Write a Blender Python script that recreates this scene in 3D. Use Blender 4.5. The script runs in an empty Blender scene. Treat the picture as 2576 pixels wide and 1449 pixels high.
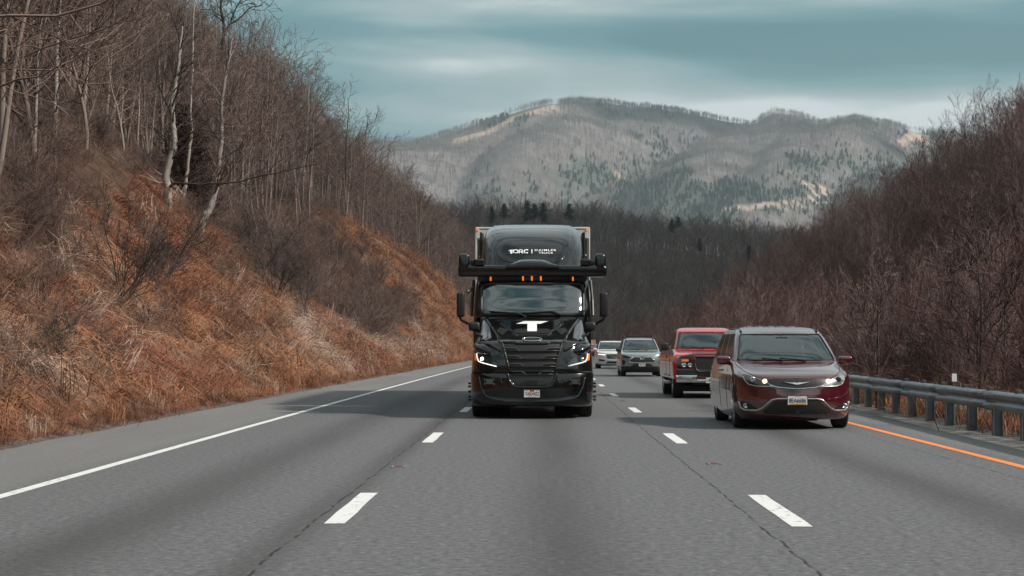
import bpy, bmesh, math, random
import numpy as np
from mathutils import Vector, Matrix

SC = bpy.context.scene
COL = SC.collection
R = math.radians
SUN_EL, SUN_AZ = 38.0, 108.0        # azimuth clockwise from the road direction (+Y)
CAM_H, FPX, HOR = 1.43, 4640.0, 867.0   # camera height, focal length and horizon measured on the photograph

# ------------------------------------------------------------------ camera
cam = bpy.data.cameras.new('camera')
cam.sensor_width = 36.0
cam.lens = 36.0 * FPX / 2576.0
cam.clip_start, cam.clip_end = 0.1, 30000
camo = bpy.data.objects.new('camera', cam)
COL.objects.link(camo)
camo.location = (0, 0, CAM_H)
camo.rotation_euler = (R(90) + math.atan(142.5 / FPX), 0, math.atan(59 / FPX))
SC.camera = camo

# ------------------------------------------------------------------ exposure and colour
SC.view_settings.view_transform = 'Standard'
SC.view_settings.look = 'None'
SC.view_settings.gamma = 1
SC.view_settings.exposure = 0.42
SC.render.engine = 'CYCLES'
SC.cycles.max_bounces = 5
SC.cycles.diffuse_bounces = 2
SC.cycles.glossy_bounces = 3
SC.cycles.transmission_bounces = 4
SC.cycles.transparent_max_bounces = 8
SC.cycles.volume_bounces = 0
SC.cycles.use_denoising = True
SC.cycles.caustics_reflective = False
SC.cycles.caustics_refractive = False

# ------------------------------------------------------------------ sky
world = bpy.data.worlds.new("World")
SC.world = world
world.use_nodes = True
nt = world.node_tree
nt.nodes.clear()
N, L = nt.nodes.new, nt.links.new
def ramp(node, stops):
    cr = node.color_ramp
    while len(cr.elements) > 1:
        cr.elements.remove(cr.elements[-1])
    cr.elements[0].position = stops[0][0]; cr.elements[0].color = (*stops[0][1], 1)
    for p, c in stops[1:]:
        e = cr.elements.new(p); e.color = (*c, 1)
wo = N('ShaderNodeOutputWorld'); bg = N('ShaderNodeBackground')
sky = N('ShaderNodeTexSky'); sky.sky_type = 'NISHITA'; sky.sun_disc = False
sky.sun_elevation = R(SUN_EL); sky.sun_rotation = R(SUN_AZ); sky.dust_density = 2.0
tc = N('ShaderNodeTexCoord')
mp = N('ShaderNodeMapping'); mp.inputs['Scale'].default_value = (3.8, 3.8, 25.0); mp.inputs['Location'].default_value = (1.3, 4.2, 1.7)
n1 = N('ShaderNodeTexNoise'); n1.inputs['Scale'].default_value = 1.0; n1.inputs['Detail'].default_value = 5; n1.inputs['Roughness'].default_value = .47; n1.inputs['Distortion'].default_value = .25
sep = N('ShaderNodeSeparateXYZ')
grad = N('ShaderNodeValToRGB')      # how thick and bright the cloud deck is at each height above the horizon
ramp(grad, [(0.0, (.24,) * 3), (.105, (.34,) * 3), (.123, (.31,) * 3), (.136, (.17,) * 3), (.158, (.075,) * 3), (.176, (.10,) * 3), (.192, (.17,) * 3), (.25, (.32,) * 3), (.45, (.46,) * 3), (1, (.40,) * 3)])
gx = N('ShaderNodeMapRange'); gx.inputs['From Min'].default_value = 0.02; gx.inputs['From Max'].default_value = 0.3
gx.inputs['To Min'].default_value = 0.0; gx.inputs['To Max'].default_value = .07
add = N('ShaderNodeMath'); add.operation = 'ADD'
add2 = N('ShaderNodeMath'); add2.operation = 'ADD'
rp = N('ShaderNodeValToRGB')
# cloud light: dark teal undersides to pale grey tops; divided by the sky strength below
def SK(r, g, b, k=1 / 0.1): return (r * k, g * k, b * k)
ramp(rp, [(.46, (.060, .175, .20)), (.58, (.090, .225, .248)), (.70, (.18, .305, .325)), (.86, (.34, .42, .43)), (1.0, (.62, .66, .665))])
mulk = N('ShaderNodeVectorMath'); mulk.operation = 'SCALE'; mulk.inputs['Scale'].default_value = 9.6
mixs = N('ShaderNodeMix'); mixs.data_type = 'RGBA'; mixs.inputs[0].default_value = .93
L(tc.outputs['Generated'], mp.inputs['Vector']); L(mp.outputs[0], n1.inputs['Vector'])
L(tc.outputs['Generated'], sep.inputs[0]); L(sep.outputs['Z'], grad.inputs[0]); L(sep.outputs['X'], gx.inputs['Value'])
nc = N('ShaderNodeMath'); nc.operation = 'MULTIPLY_ADD'; nc.inputs[1].default_value = 1.75; nc.inputs[2].default_value = -.375
L(n1.outputs['Fac'], nc.inputs[0]); L(nc.outputs[0], add.inputs[0]); L(grad.outputs[0], add.inputs[1])
L(add.outputs[0], add2.inputs[0]); L(gx.outputs[0], add2.inputs[1])
L(add2.outputs[0], rp.inputs['Fac']); L(rp.outputs['Color'], mulk.inputs[0])
L(sky.outputs['Color'], mixs.inputs[6]); L(mulk.outputs[0], mixs.inputs[7])
L(mixs.outputs[2], bg.inputs['Color'])
bg.inputs['Strength'].default_value = 0.1
L(bg.outputs[0], wo.inputs['Surface'])

# ------------------------------------------------------------------ sun
sl = bpy.data.lights.new('sun', 'SUN'); sl.energy = 3.6; sl.angle = R(3.5); sl.color = (1.0, .92, .83)
so = bpy.data.objects.new('sun', sl); COL.objects.link(so)
sdir = Vector((math.sin(R(SUN_AZ)) * math.cos(R(SUN_EL)), math.cos(R(SUN_AZ)) * math.cos(R(SUN_EL)), math.sin(R(SUN_EL))))
so.rotation_euler = (-sdir).to_track_quat('-Z', 'Y').to_euler()
so.location = (60, -20, 60)

# ------------------------------------------------------------------ helpers
def link(o, parent=None):
    COL.objects.link(o)
    if parent is not None: o.parent = parent
    return o

def tag(o, label=None, cat=None, group=None, kind=None):
    if label: o['label'] = label
    if cat: o['category'] = cat
    if group: o['group'] = group
    if kind: o['kind'] = kind
    return o

def thing(name, label, cat, loc=(0, 0, 0), rz=0, group=None):
    o = bpy.data.objects.new(name, None); o.empty_display_size = .2
    link(o); o.location = loc; o.rotation_euler = (0, 0, rz)
    return tag(o, label, cat, group)

def mesh_ob(name, verts, faces, mat, parent=None, smooth=False, label=None):
    me = bpy.data.meshes.new(name)
    me.from_pydata([tuple(map(float, v)) for v in verts], [], [tuple(int(i) for i in f) for f in faces])
    me.update()
    return wrap(name, me, mat, parent, smooth, label)

def wrap(name, me, mat, parent=None, smooth=False, label=None):
    for m in (mat if isinstance(mat, (list, tuple)) else [mat]):
        if m: me.materials.append(m)
    if smooth: me.polygons.foreach_set('use_smooth', [True] * len(me.polygons))
    o = bpy.data.objects.new(name, me); link(o, parent)
    if label: o['label'] = label
    return o

class MB:
    """collects boxes, tubes and sheets that belong to ONE part and builds them as one mesh"""
    def __init__(s): s.v = []; s.f = []
    def add(s, vs, fs):
        b = len(s.v); s.v += [tuple(map(float, v)) for v in vs]; s.f += [tuple(i + b for i in f) for f in fs]; return s
    def bm(s, bm):
        bm.verts.index_update()
        s.add([v.co[:] for v in bm.verts], [[v.index for v in f.verts] for f in bm.faces]); bm.free(); return s
    def box(s, c, d, bev=0, seg=2, rot=None, shape=None):
        bm = bmesh.new(); bmesh.ops.create_cube(bm, size=1)
        for v in bm.verts:
            v.co = Vector((v.co.x * d[0], v.co.y * d[1], v.co.z * d[2]))
            if shape: v.co = Vector(shape(v.co))
        if bev: bmesh.ops.bevel(bm, geom=bm.edges[:], offset=bev, segments=seg, profile=.5, affect='EDGES')
        if rot: bmesh.ops.rotate(bm, cent=(0, 0, 0), matrix=rot.to_3x3() if hasattr(rot, 'to_3x3') else rot, verts=bm.verts)
        bmesh.ops.translate(bm, vec=c, verts=bm.verts)
        return s.bm(bm)
    def tube(s, pts, r, n=6, caps=True):
        v, f = tube_np(np.array(pts, float), np.full(len(pts), r, float) if np.isscalar(r) else np.array(r, float), n, caps)
        return s.add(v, f)
    def lathe(s, prof, n=24, axis='x', c=(0, 0, 0)):
        """prof: list of (along axis, radius)"""
        vs, fs = [], []
        for a, r in prof:
            for k in range(n):
                t = 2 * math.pi * k / n
                if axis == 'x': vs.append((c[0] + a, c[1] + r * math.cos(t), c[2] + r * math.sin(t)))
                elif axis == 'y': vs.append((c[0] + r * math.cos(t), c[1] + a, c[2] + r * math.sin(t)))
                else: vs.append((c[0] + r * math.cos(t), c[1] + r * math.sin(t), c[2] + a))
        for i in range(len(prof) - 1):
            for k in range(n):
                k2 = (k + 1) % n
                fs.append((i * n + k, i * n + k2, (i + 1) * n + k2, (i + 1) * n + k))
        return s.add(vs, fs)
    def build(s, name, mat, parent=None, smooth=False, label=None):
        return mesh_ob(name, s.v, s.f, mat, parent, smooth, label)

def tube_np(P, rad, n=4, caps=False):
    P = np.asarray(P, float); k = len(P)
    T = np.empty_like(P); T[1:-1] = P[2:] - P[:-2]; T[0] = P[1] - P[0]; T[-1] = P[-1] - P[-2]
    T /= np.linalg.norm(T, axis=1)[:, None] + 1e-9
    up = np.array([0, 0, 1.]) if abs(T[:, 2]).mean() < .9 else np.array([1., 0, 0])
    A = np.cross(T, up); A /= np.linalg.norm(A, axis=1)[:, None] + 1e-9
    B = np.cross(T, A)
    an = np.arange(n) * 2 * math.pi / n
    V = P[:, None, :] + rad[:, None, None] * (A[:, None, :] * np.cos(an)[None, :, None] + B[:, None, :] * np.sin(an)[None, :, None])
    V = V.reshape(-1, 3)
    F = []
    for i in range(k - 1):
        for j in range(n):
            j2 = (j + 1) % n
            F.append((i * n + j, i * n + j2, (i + 1) * n + j2, (i + 1) * n + j))
    if caps and n > 2:
        F.append(tuple(range(n - 1, -1, -1))); F.append(tuple(range((k - 1) * n, k * n)))
    return V, F

# ------------------------------------------------------------------ materials
def newmat(name):
    m = bpy.data.materials.new(name); m.use_nodes = True
    t = m.node_tree; b = t.nodes['Principled BSDF']
    return m, t, b

def pmat(name, c, rough=.6, metal=0, c2=None, scale=8, detail=4, bump=0, bscale=60, coat=0, spec=None, em=None, ems=0, rand=None, stretch=None, lo=.35, hi=.65, flake=0):
    """principled material; c2: noise-mixed second colour; rand: colour mixed in per object"""
    m, t, b = newmat(name)
    N, L = t.nodes.new, t.links.new
    b.inputs['Base Color'].default_value = (*c, 1); b.inputs['Roughness'].default_value = rough; b.inputs['Metallic'].default_value = metal
    if coat: b.inputs['Coat Weight'].default_value = coat; b.inputs['Coat Roughness'].default_value = .03
    if spec is not None: b.inputs['Specular IOR Level'].default_value = spec
    if em: b.inputs['Emission Color'].default_value = (*em, 1); b.inputs['Emission Strength'].default_value = ems
    tcn = N('ShaderNodeTexCoord'); src = tcn.outputs['Object']
    if stretch:
        mpn = N('ShaderNodeMapping'); mpn.inputs['Scale'].default_value = stretch; L(src, mpn.inputs[0]); src = mpn.outputs[0]
    col = None
    if c2:
        n = N('ShaderNodeTexNoise'); n.inputs['Scale'].default_value = scale; n.inputs['Detail'].default_value = detail; n.inputs['Roughness'].default_value = .6
        L(src, n.inputs['Vector'])
        r = N('ShaderNodeValToRGB'); ramp(r, [(lo, c), (hi, c2)]); L(n.outputs['Fac'], r.inputs['Fac']); col = r.outputs['Color']
    if rand:
        oi = N('ShaderNodeObjectInfo'); r2 = N('ShaderNodeValToRGB'); k = len(rand)
        ramp(r2, [((i + .01) / k, x) for i, x in enumerate(rand)])
        L(oi.outputs['Random'], r2.inputs['Fac'])
        if col is None: col = r2.outputs['Color']
        else:
            mx = N('ShaderNodeMix'); mx.data_type = 'RGBA'; mx.inputs[0].default_value = .6; L(col, mx.inputs[6]); L(r2.outputs['Color'], mx.inputs[7]); col = mx.outputs[2]
    if col is not None: L(col, b.inputs['Base Color'])
    if flake:
        n3 = N('ShaderNodeTexNoise'); n3.inputs['Scale'].default_value = 900; L(tcn.outputs['Object'], n3.inputs['Vector'])
        bp = N('ShaderNodeBump'); bp.inputs['Strength'].default_value = flake; bp.inputs['Distance'].default_value = .001
        L(n3.outputs['Fac'], bp.inputs['Height']); L(bp.outputs[0], b.inputs['Normal'])
    if bump:
        n2 = N('ShaderNodeTexNoise'); n2.inputs['Scale'].default_value = bscale; n2.inputs['Detail'].default_value = 4; L(src, n2.inputs['Vector'])
        bp = N('ShaderNodeBump'); bp.inputs['Strength'].default_value = bump; bp.inputs['Distance'].default_value = .02
        L(n2.outputs['Fac'], bp.inputs['Height']); L(bp.outputs[0], b.inputs['Normal'])
    return m
# ================================================================== THE PLACE
KC = 5.5e-5                                  # the road bends gently to the right
def roadx(y):
    y = np.asarray(y, float); return KC * np.clip(y, 0, None) ** 2
def sstep(a, b, x):
    t = np.clip((np.asarray(x, float) - a) / (b - a), 0, 1); return t * t * (3 - 2 * t)
def vnoise(x, y, seed=0):
    x = np.asarray(x, float); y = np.asarray(y, float)
    xi = np.floor(x).astype(np.int64); yi = np.floor(y).astype(np.int64)
    fx = x - xi; fy = y - yi; fx = fx * fx * (3 - 2 * fx); fy = fy * fy * (3 - 2 * fy)
    def h(a, b):
        n = (a * 374761393 + b * 668265263 + seed * 974711) & 0x7fffffff
        n = ((n ^ (n >> 13)) * 1274126177) & 0x7fffffff
        return ((n ^ (n >> 16)) & 0xffff) / 65535.0
    return (h(xi, yi) * (1 - fx) + h(xi + 1, yi) * fx) * (1 - fy) + (h(xi, yi + 1) * (1 - fx) + h(xi + 1, yi + 1) * fx) * fy
def fbm(x, y, seed=0, o=4):
    s = 0; a = .5
    for i in range(o): s = s + a * (vnoise(x * 2 ** i, y * 2 ** i, seed + i) - .5); a *= .5
    return s

EL = -7.25          # left edge of the paving (relative to the road's axis)
ER = 7.1            # right edge
UL = np.array([-5, 0, .8, 3, 10, 25, 60, 120, 200, 400]); ZL = np.array([-.03, -.03, .12, 1.75, 7.9, 16.3, 38, 75, 102, 108])
def gully(y):
    y = np.asarray(y, float)
    g = 5.5 * np.exp(-((y - 134) / 26.) ** 2) - 1.6 * np.exp(-((y - 70) / 9.) ** 2) - 6.0 * np.exp(-((y - 205) / 22.) ** 2)
    return g
def ground_z(x, y):
    """height of the ground near the road"""
    x = np.asarray(x, float); y = np.asarray(y, float)
    rx = x - roadx(y)
    u = EL - rx
    ue = u - gully(y) * sstep(0, 9, u) * sstep(900, 500, y)
    hl = np.interp(ue, UL, ZL)
    rough = sstep(.5, 4, u)
    hl = hl + rough * (fbm(x * .35, y * .35, 3) * .9 + fbm(x * .08, y * .08, 9) * 3.0 * sstep(3, 15, u))
    hl = hl * (1 - .55 * sstep(700, 1100, y))
    v = rx - ER
    crest = 19.5 * (1 - .45 * sstep(250, 900, y))
    hr = np.interp(v, [0, 1.2, 2.5, 6, 9, 14, 38, 60, 120, 300], [0, -.02, -.35, -2.0, -2.8, -2.2, 1, 1.1, 1.2, 1.2])
    hill = np.interp(v, [12, 16, 38, 48, 70, 140], [0, .04, .93, 1.0, .75, .4])
    hr = np.where(v > 14, -2.2 + (crest + 2.2) * hill, hr)
    hr = hr + sstep(2, 8, v) * (fbm(x * .3, y * .3, 5) * .5) + sstep(14, 30, v) * fbm(x * .05, y * .05, 6) * 5
    z = np.where(u > 0, hl, np.where(v > 0, hr, -.04))
    z = z + sstep(-130, -420, y) * 75  # unseen rise added behind the camera to darken vehicle reflections
    return z

# ---- materials of the ground
def ground_material():
    m, t, b = newmat('hillside_soil'); N, L = t.nodes.new, t.links.new
    b.inputs['Roughness'].default_value = .95; b.inputs['Specular IOR Level'].default_value = .1
    at = N('ShaderNodeAttribute'); at.attribute_name = 'cover'
    g = N('ShaderNodeTexCoord')
    mpn = N('ShaderNodeMapping'); mpn.inputs['Scale'].default_value = (.8, 2.2, .8); L(g.outputs['Object'], mpn.inputs[0])
    n1 = N('ShaderNodeTexNoise'); n1.inputs['Scale'].default_value = 1.3; n1.inputs['Detail'].default_value = 9; n1.inputs['Roughness'].default_value = .72
    L(mpn.outputs[0], n1.inputs['Vector'])
    straw = N('ShaderNodeValToRGB'); ramp(straw, [(.34, (.03, .018, .013)), (.44, (.13, .058, .034)), (.53, (.33, .145, .072)), (.66, (.46, .28, .18))])
    litter = N('ShaderNodeValToRGB'); ramp(litter, [(.35, (.035, .022, .017)), (.5, (.085, .050, .036)), (.65, (.15, .095, .07))])
    gravel = N('ShaderNodeValToRGB'); ramp(gravel, [(.4, (.05, .046, .042)), (.6, (.22, .2, .18))])
    n2 = N('ShaderNodeTexNoise'); n2.inputs['Scale'].default_value = 22; n2.inputs['Detail'].default_value = 3; L(g.outputs['Object'], n2.inputs['Vector'])
    L(n1.outputs['Fac'], straw.inputs[0]); L(n1.outputs['Fac'], litter.inputs[0]); L(n2.outputs['Fac'], gravel.inputs[0])
    s = N('ShaderNodeSeparateColor'); L(at.outputs['Color'], s.inputs[0])
    m1 = N('ShaderNodeMix'); m1.data_type = 'RGBA'; L(s.outputs[0], m1.inputs[0]); L(litter.outputs[0], m1.inputs[6]); L(straw.outputs[0], m1.inputs[7])
    m2 = N('ShaderNodeMix'); m2.data_type = 'RGBA'; L(s.outputs[1], m2.inputs[0]); L(m1.outputs[2], m2.inputs[6]); L(gravel.outputs[0], m2.inputs[7])
    L(m2.outputs[2], b.inputs['Base Color'])
    bp = N('ShaderNodeBump'); bp.inputs['Strength'].default_value = .8; bp.inputs['Distance'].default_value = .25; L(n1.outputs['Fac'], bp.inputs['Height']); L(bp.outputs[0], b.inputs['Normal'])
    return m

def straw_cover(rx, y):
    """1 where dry grass covers the bank, 0 where leaf litter lies under the woods"""
    u = EL - rx; v = rx - ER
    edge = np.interp(y, [0, 25, 40, 60, 72, 85, 100, 170, 185, 205, 232, 260, 1000], [2.8, 3.2, 4.3, 6.0, 8.2, 6.5, 5.0, 5.5, 14, 20, 12, 3.0, 2.5]) + fbm(rx * .3, y * .15, 21) * 4.5
    left = 1 - sstep(edge - 1.5, edge + 1.5, u)
    right = 1 - sstep(2.5, 6, v)
    return np.where(u > 0, left, right)

def build_ground():
    ys = np.concatenate([np.arange(-420, -60, 30), np.arange(-60, 10, 6), np.arange(10, 130, .7), np.arange(130, 300, 2), np.arange(300, 1100, 12), [1200, 1500, 2200, 4000, 9000, 16000]])
    xl = -np.concatenate([np.arange(7.25, 22, .45), np.arange(22, 60, 1.5), np.arange(60, 200, 8), [220, 400, 900, 2500, 9000]])[::-1]
    xr = np.concatenate([np.arange(7.1, 18, .5), np.arange(18, 60, 1.5), np.arange(60, 160, 6), [200, 400, 900, 2500, 9000]])
    xs = np.concatenate([xl, [-3.5, 0, 3.5], xr])
    X, Y = np.meshgrid(xs, ys)
    rc = np.where(Y < 1100, roadx(np.clip(Y, 0, 1100)), roadx(1100))
    RX = X.copy(); X = X + rc
    Z = ground_z(X, Y)
    fade = sstep(950, 1300, Y)
    Z = Z * (1 - fade) - 3 * fade
    nx, ny = len(xs), len(ys)
    V = np.stack([X, Y, Z], -1).reshape(-1, 3)
    i = np.arange(ny - 1)[:, None] * nx + np.arange(nx - 1)[None, :]
    F = np.stack([i, i + 1, i + nx + 1, i + nx], -1).reshape(-1, 4)
    o = mesh_ob('ground', V, F, ground_material(), smooth=True)
    cv = straw_cover(RX, Y).reshape(-1)
    u = (EL - RX).reshape(-1); v = (RX - ER).reshape(-1); nz = vnoise(V[:, 0] * 1.5, V[:, 1] * 1.5, 4)
    gr = np.where(u > -3, 1 - sstep(.15, .55 + nz * .5, u), 0) ; gr = np.where(v > -1, 1 - sstep(.5, 1.6, v), gr)
    # bare grey rock rib on the second spur
    yy = V[:, 1]; rib = np.exp(-((yy - 196 - 1.2 * u * .4) / 4.5) ** 2) * sstep(4, 9, u) * sstep(30, 22, u)
    gr = np.clip(gr + rib * .9, 0, 1)
    a = o.data.color_attributes.new('cover', 'FLOAT_COLOR', 'POINT')
    a.data.foreach_set('color', np.stack([cv, gr, cv * 0, cv * 0 + 1], -1).astype(np.float32).reshape(-1))
    tag(o, kind='structure')
    return o
build_ground()

# ---- road
def asphalt_material():
    m, t, b = newmat('asphalt'); N, L = t.nodes.new, t.links.new
    g = N('ShaderNodeTexCoord'); sp = N('ShaderNodeSeparateXYZ'); L(g.outputs['UV'], sp.inputs[0])     # u = metres across, v = metres along
    def math_(op, a, bb=None, c=None):
        n = N('ShaderNodeMath'); n.operation = op
        for i, q in enumerate((a, bb, c)):
            if q is None: continue
            if isinstance(q, (int, float)): n.inputs[i].default_value = q
            else: L(q, n.inputs[i])
        return n.outputs[0]
    fine = N('ShaderNodeTexNoise'); fine.inputs['Scale'].default_value = 14; fine.inputs['Detail'].default_value = 8; fine.inputs['Roughness'].default_value = .85; L(g.outputs['UV'], fine.inputs['Vector'])
    mpn = N('ShaderNodeMapping'); mpn.inputs['Scale'].default_value = (1, .12, 1); L(g.outputs['UV'], mpn.inputs[0])
    big = N('ShaderNodeTexNoise'); big.inputs['Scale'].default_value = .9; big.inputs['Detail'].default_value = 6; L(mpn.outputs[0], big.inputs['Vector'])
    r1 = N('ShaderNodeValToRGB'); ramp(r1, [(.34, (.030, .031, .034)), (.46, (.096, .098, .102)), (.56, (.142, .143, .147)), (.68, (.32, .32, .325))]); L(fine.outputs['Fac'], r1.inputs[0])
    wob = N('ShaderNodeTexNoise'); wob.inputs['Scale'].default_value = .8; wob.inputs['Detail'].default_value = 8; wob.inputs['Roughness'].default_value = .7; L(g.outputs['UV'], wob.inputs['Vector'])
    wo_ = math_('MULTIPLY', math_('SUBTRACT', wob.outputs['Fac'], .5), .15)
    ux = math_('ADD', sp.outputs[0], wo_)
    def band(c, w, src=None):            # 1 at c, falling to 0 at distance w
        d = math_('ABSOLUTE', math_('SUBTRACT', src or sp.outputs[0], c)); n = N('ShaderNodeMapRange'); n.interpolation_type = 'SMOOTHSTEP'
        n.inputs['From Min'].default_value = 0; n.inputs['From Max'].default_value = w; n.inputs['To Min'].default_value = 1; n.inputs['To Max'].default_value = 0
        L(d, n.inputs['Value']); return n.outputs[0]
    # oil-darkened middle of each lane
    oil = math_('ADD', math_('ADD', band(.22, .75), band(-3.3, .8)), math_('ADD', band(3.9, .7), band(-1.85, .35)))
    oil = math_('MULTIPLY', oil, math_('MULTIPLY', big.outputs['Fac'], .95))
    # seams cracked along the lane joints
    crk = math_('ADD', math_('ADD', band(-1.80, .020, ux), band(1.76, .020, ux)), band(5.15, .014))
    gate = N('ShaderNodeMapRange'); gate.inputs['From Min'].default_value = .42; gate.inputs['From Max'].default_value = .52; L(wob.outputs['Fac'], gate.inputs['Value'])
    n5 = N('ShaderNodeTexNoise'); n5.inputs['Scale'].default_value = 3.5; n5.inputs['Detail'].default_value = 4; L(g.outputs['UV'], n5.inputs['Vector'])
    g5 = N('ShaderNodeMapRange'); g5.inputs['From Min'].default_value = .40; g5.inputs['From Max'].default_value = .55; L(n5.outputs['Fac'], g5.inputs['Value'])
    crk = math_('MULTIPLY', crk, g5.outputs[0])
    # dusty paler shoulders
    sh = N('ShaderNodeMapRange'); sh.inputs['From Min'].default_value = -5.0; sh.inputs['From Max'].default_value = -5.5; L(sp.outputs[0], sh.inputs['Value'])
    sh2 = N('ShaderNodeMapRange'); sh2.inputs['From Min'].default_value = 5.8; sh2.inputs['From Max'].default_value = 6.1; L(sp.outputs[0], sh2.inputs['Value'])
    shs = math_('MULTIPLY', math_('ADD', sh.outputs[0], sh2.outputs[0]), math_('ADD', math_('MULTIPLY', big.outputs['Fac'], 1.3), -.1))
    mxo = N('ShaderNodeMix'); mxo.data_type = 'RGBA'; L(oil, mxo.inputs[0]); L(r1.outputs[0], mxo.inputs[6]); mxo.inputs[7].default_value = (.034, .033, .033, 1)
    mxs = N('ShaderNodeMix'); mxs.data_type = 'RGBA'; L(shs, mxs.inputs[0]); L(mxo.outputs[2], mxs.inputs[6]); mxs.inputs[7].default_value = (.20, .195, .188, 1)
    # dirty gravel streak along the right kerbless edge
    dr = math_('MULTIPLY', band(6.9, .6, ux), g5.outputs[0])
    mxd = N('ShaderNodeMix'); mxd.data_type = 'RGBA'; L(dr, mxd.inputs[0]); L(mxs.outputs[2], mxd.inputs[6]); mxd.inputs[7].default_value = (.045, .043, .041, 1)
    mxc = N('ShaderNodeMix'); mxc.data_type = 'RGBA'; L(crk, mxc.inputs[0]); L(mxd.outputs[2], mxc.inputs[6]); mxc.inputs[7].default_value = (.018, .016, .015, 1)
    L(mxc.outputs[2], b.inputs['Base Color'])
    b.inputs['Roughness'].default_value = .82; b.inputs['Specular IOR Level'].default_value = .35
    bp = N('ShaderNodeBump'); bp.inputs['Strength'].default_value = .6; bp.inputs['Distance'].default_value = .012
    hh = math_('SUBTRACT', fine.outputs['Fac'], math_('MULTIPLY', crk, 1.2)); L(hh, bp.inputs['Height']); L(bp.outputs[0], b.inputs['Normal'])
    return m

def ribbon(name, x0, x1, y0, y1, z, mat, step=3.0, jag=0, thick=0):
    """a sheet that follows the road between two offsets"""
    ys = np.arange(y0, y1 + .01, step if y1 - y0 > step else (y1 - y0) / 2)
    if ys[-1] < y1: ys = np.append(ys, y1)
    rng = np.random.RandomState(int(abs(x0) * 100) + 5)
    V, F, UV = [], [], []
    for y in ys:
        cx = float(roadx(y))
        a = x0 + (rng.rand() - .5) * jag; b_ = x1 + (rng.rand() - .5) * jag
        V += [(cx + a, y, z), (cx + b_, y, z)]; UV += [(a, y), (b_, y)]
    for i in range(len(ys) - 1): F.append((2 * i, 2 * i + 1, 2 * i + 3, 2 * i + 2))
    o = mesh_ob(name, V, F, mat)
    uvl = o.data.uv_layers.new(name='UVMap')
    for lp in o.data.loops: uvl.data[lp.index].uv = UV[lp.vertex_index]
    return o
tag(ribbon('road', -7.3, 7.15, -40, 900, 0.0, asphalt_material(), 1.5, .10), kind='structure')
paint_w = pmat('white_road_paint', (.22, .22, .22), .6, c2=(.70, .70, .69), scale=11, detail=8, bump=.2, lo=.34, hi=.43)
paint_o = pmat('orange_road_paint', (.40, .12, .04), .6, c2=(.82, .23, .045), scale=9, detail=8, lo=.34, hi=.43)
tag(ribbon('edge_line_marking', -5.12, -4.98, -40, 800, .004, paint_w, 1.0, .006), kind='structure')
tag(ribbon('orange_line_marking', 5.60, 5.74, -40, 800, .004, paint_o, 1.0, .006), kind='structure')
# dashes: ten feet painted, thirty feet bare; measured phase
for cx, ph in ((-1.62, 14.75), (2.08, 14.55)):
    y = ph - 12.19
    while y < 420:
        o = ribbon('lane_dash_marking', cx - .085, cx + .085, y, y + 3.05 if y < 200 else y + 3.05, .004, paint_w, .5, .012)
        tag(o, kind='structure'); y += 12.19

# raised road reflectors in their cast housings
cast = pmat('cast_iron', (.23, .22, .21), .5, .4); redl = pmat('red_reflector', (.32, .015, .02), .3)
def reflector(x, y, label):
    t = thing('road_reflector', label, 'road reflector', (x, y, 0), 0, 'raised reflectors on the lane lines')
    m = MB(); m.box((-.075, 0, .006), (.02, .24, .012), .003); m.box((.075, 0, .006), (.02, .24, .012), .003); m.box((0, .02, .004), (.13, .1, .006), .002)
    m.build('housing', cast, t)
    MB().box((0, 0, .010), (.085, .012, .012), .002).build('lens', redl, t)
reflector(-1.60, 21.6, 'small red raised reflector on the lane line left of the truck, before the near dash')
reflector(2.14, 22.2, 'small red raised reflector on the lane line in front of the minivan')
reflector(2.20, 46.9, 'dark raised reflector on the lane line beside the red pickup')

# ---- hills behind
def hill_material(name, cols, scale, pines=None, clear=None, spots=None):
    m, t, b = newmat(name); N, L = t.nodes.new, t.links.new
    b.inputs['Roughness'].default_value = 1; b.inputs['Specular IOR Level'].default_value = 0
    g = N('ShaderNodeTexCoord')
    n = N('ShaderNodeTexNoise'); n.inputs['Scale'].default_value = scale; n.inputs['Detail'].default_value = 8; n.inputs['Roughness'].default_value = .75; L(g.outputs['Object'], n.inputs['Vector'])
    r = N('ShaderNodeValToRGB'); ramp(r, cols); L(n.outputs['Fac'], r.inputs[0]); col = r.outputs[0]
    a = N('ShaderNodeAttribute'); a.attribute_name = 'cover'; s = N('ShaderNodeSeparateColor'); L(a.outputs['Color'], s.inputs[0])
    for k, c in ((0, pines), (1, clear)):
        if not c: continue
        mx = N('ShaderNodeMix'); mx.data_type = 'RGBA'; L(s.outputs[k], mx.inputs[0]); L(col, mx.inputs[6]); mx.inputs[7].default_value = (*c, 1); col = mx.outputs[2]
    L(col, b.inputs['Base Color'])
    return m
def grid_hill(name, xs, ys, zf, mat, cover=None):
    X, Y = np.meshgrid(xs, ys); Z = zf(X, Y); nx, ny = len(xs), len(ys)
    V = np.stack([X, Y, Z], -1).reshape(-1, 3); i = np.arange(ny - 1)[:, None] * nx + np.arange(nx - 1)[None, :]
    o = mesh_ob(name, V, np.stack([i, i + 1, i + nx + 1, i + nx], -1).reshape(-1, 4), mat, smooth=True)
    if cover is not None:
        c0, c1 = cover(X, Y, Z)
        a = o.data.color_attributes.new('cover', 'FLOAT_COLOR', 'POINT')
        a.data.foreach_set('color', np.stack([c0, c1, c0 * 0, c0 * 0 + 1], -1).astype(np.float32).reshape(-1))
    tag(o, kind='structure'); return o
def px(D, y, d): # photo position -> x, z at distance d
    return (D - 1347) / FPX * d, (HOR - y) / FPX * d + CAM_H
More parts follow.
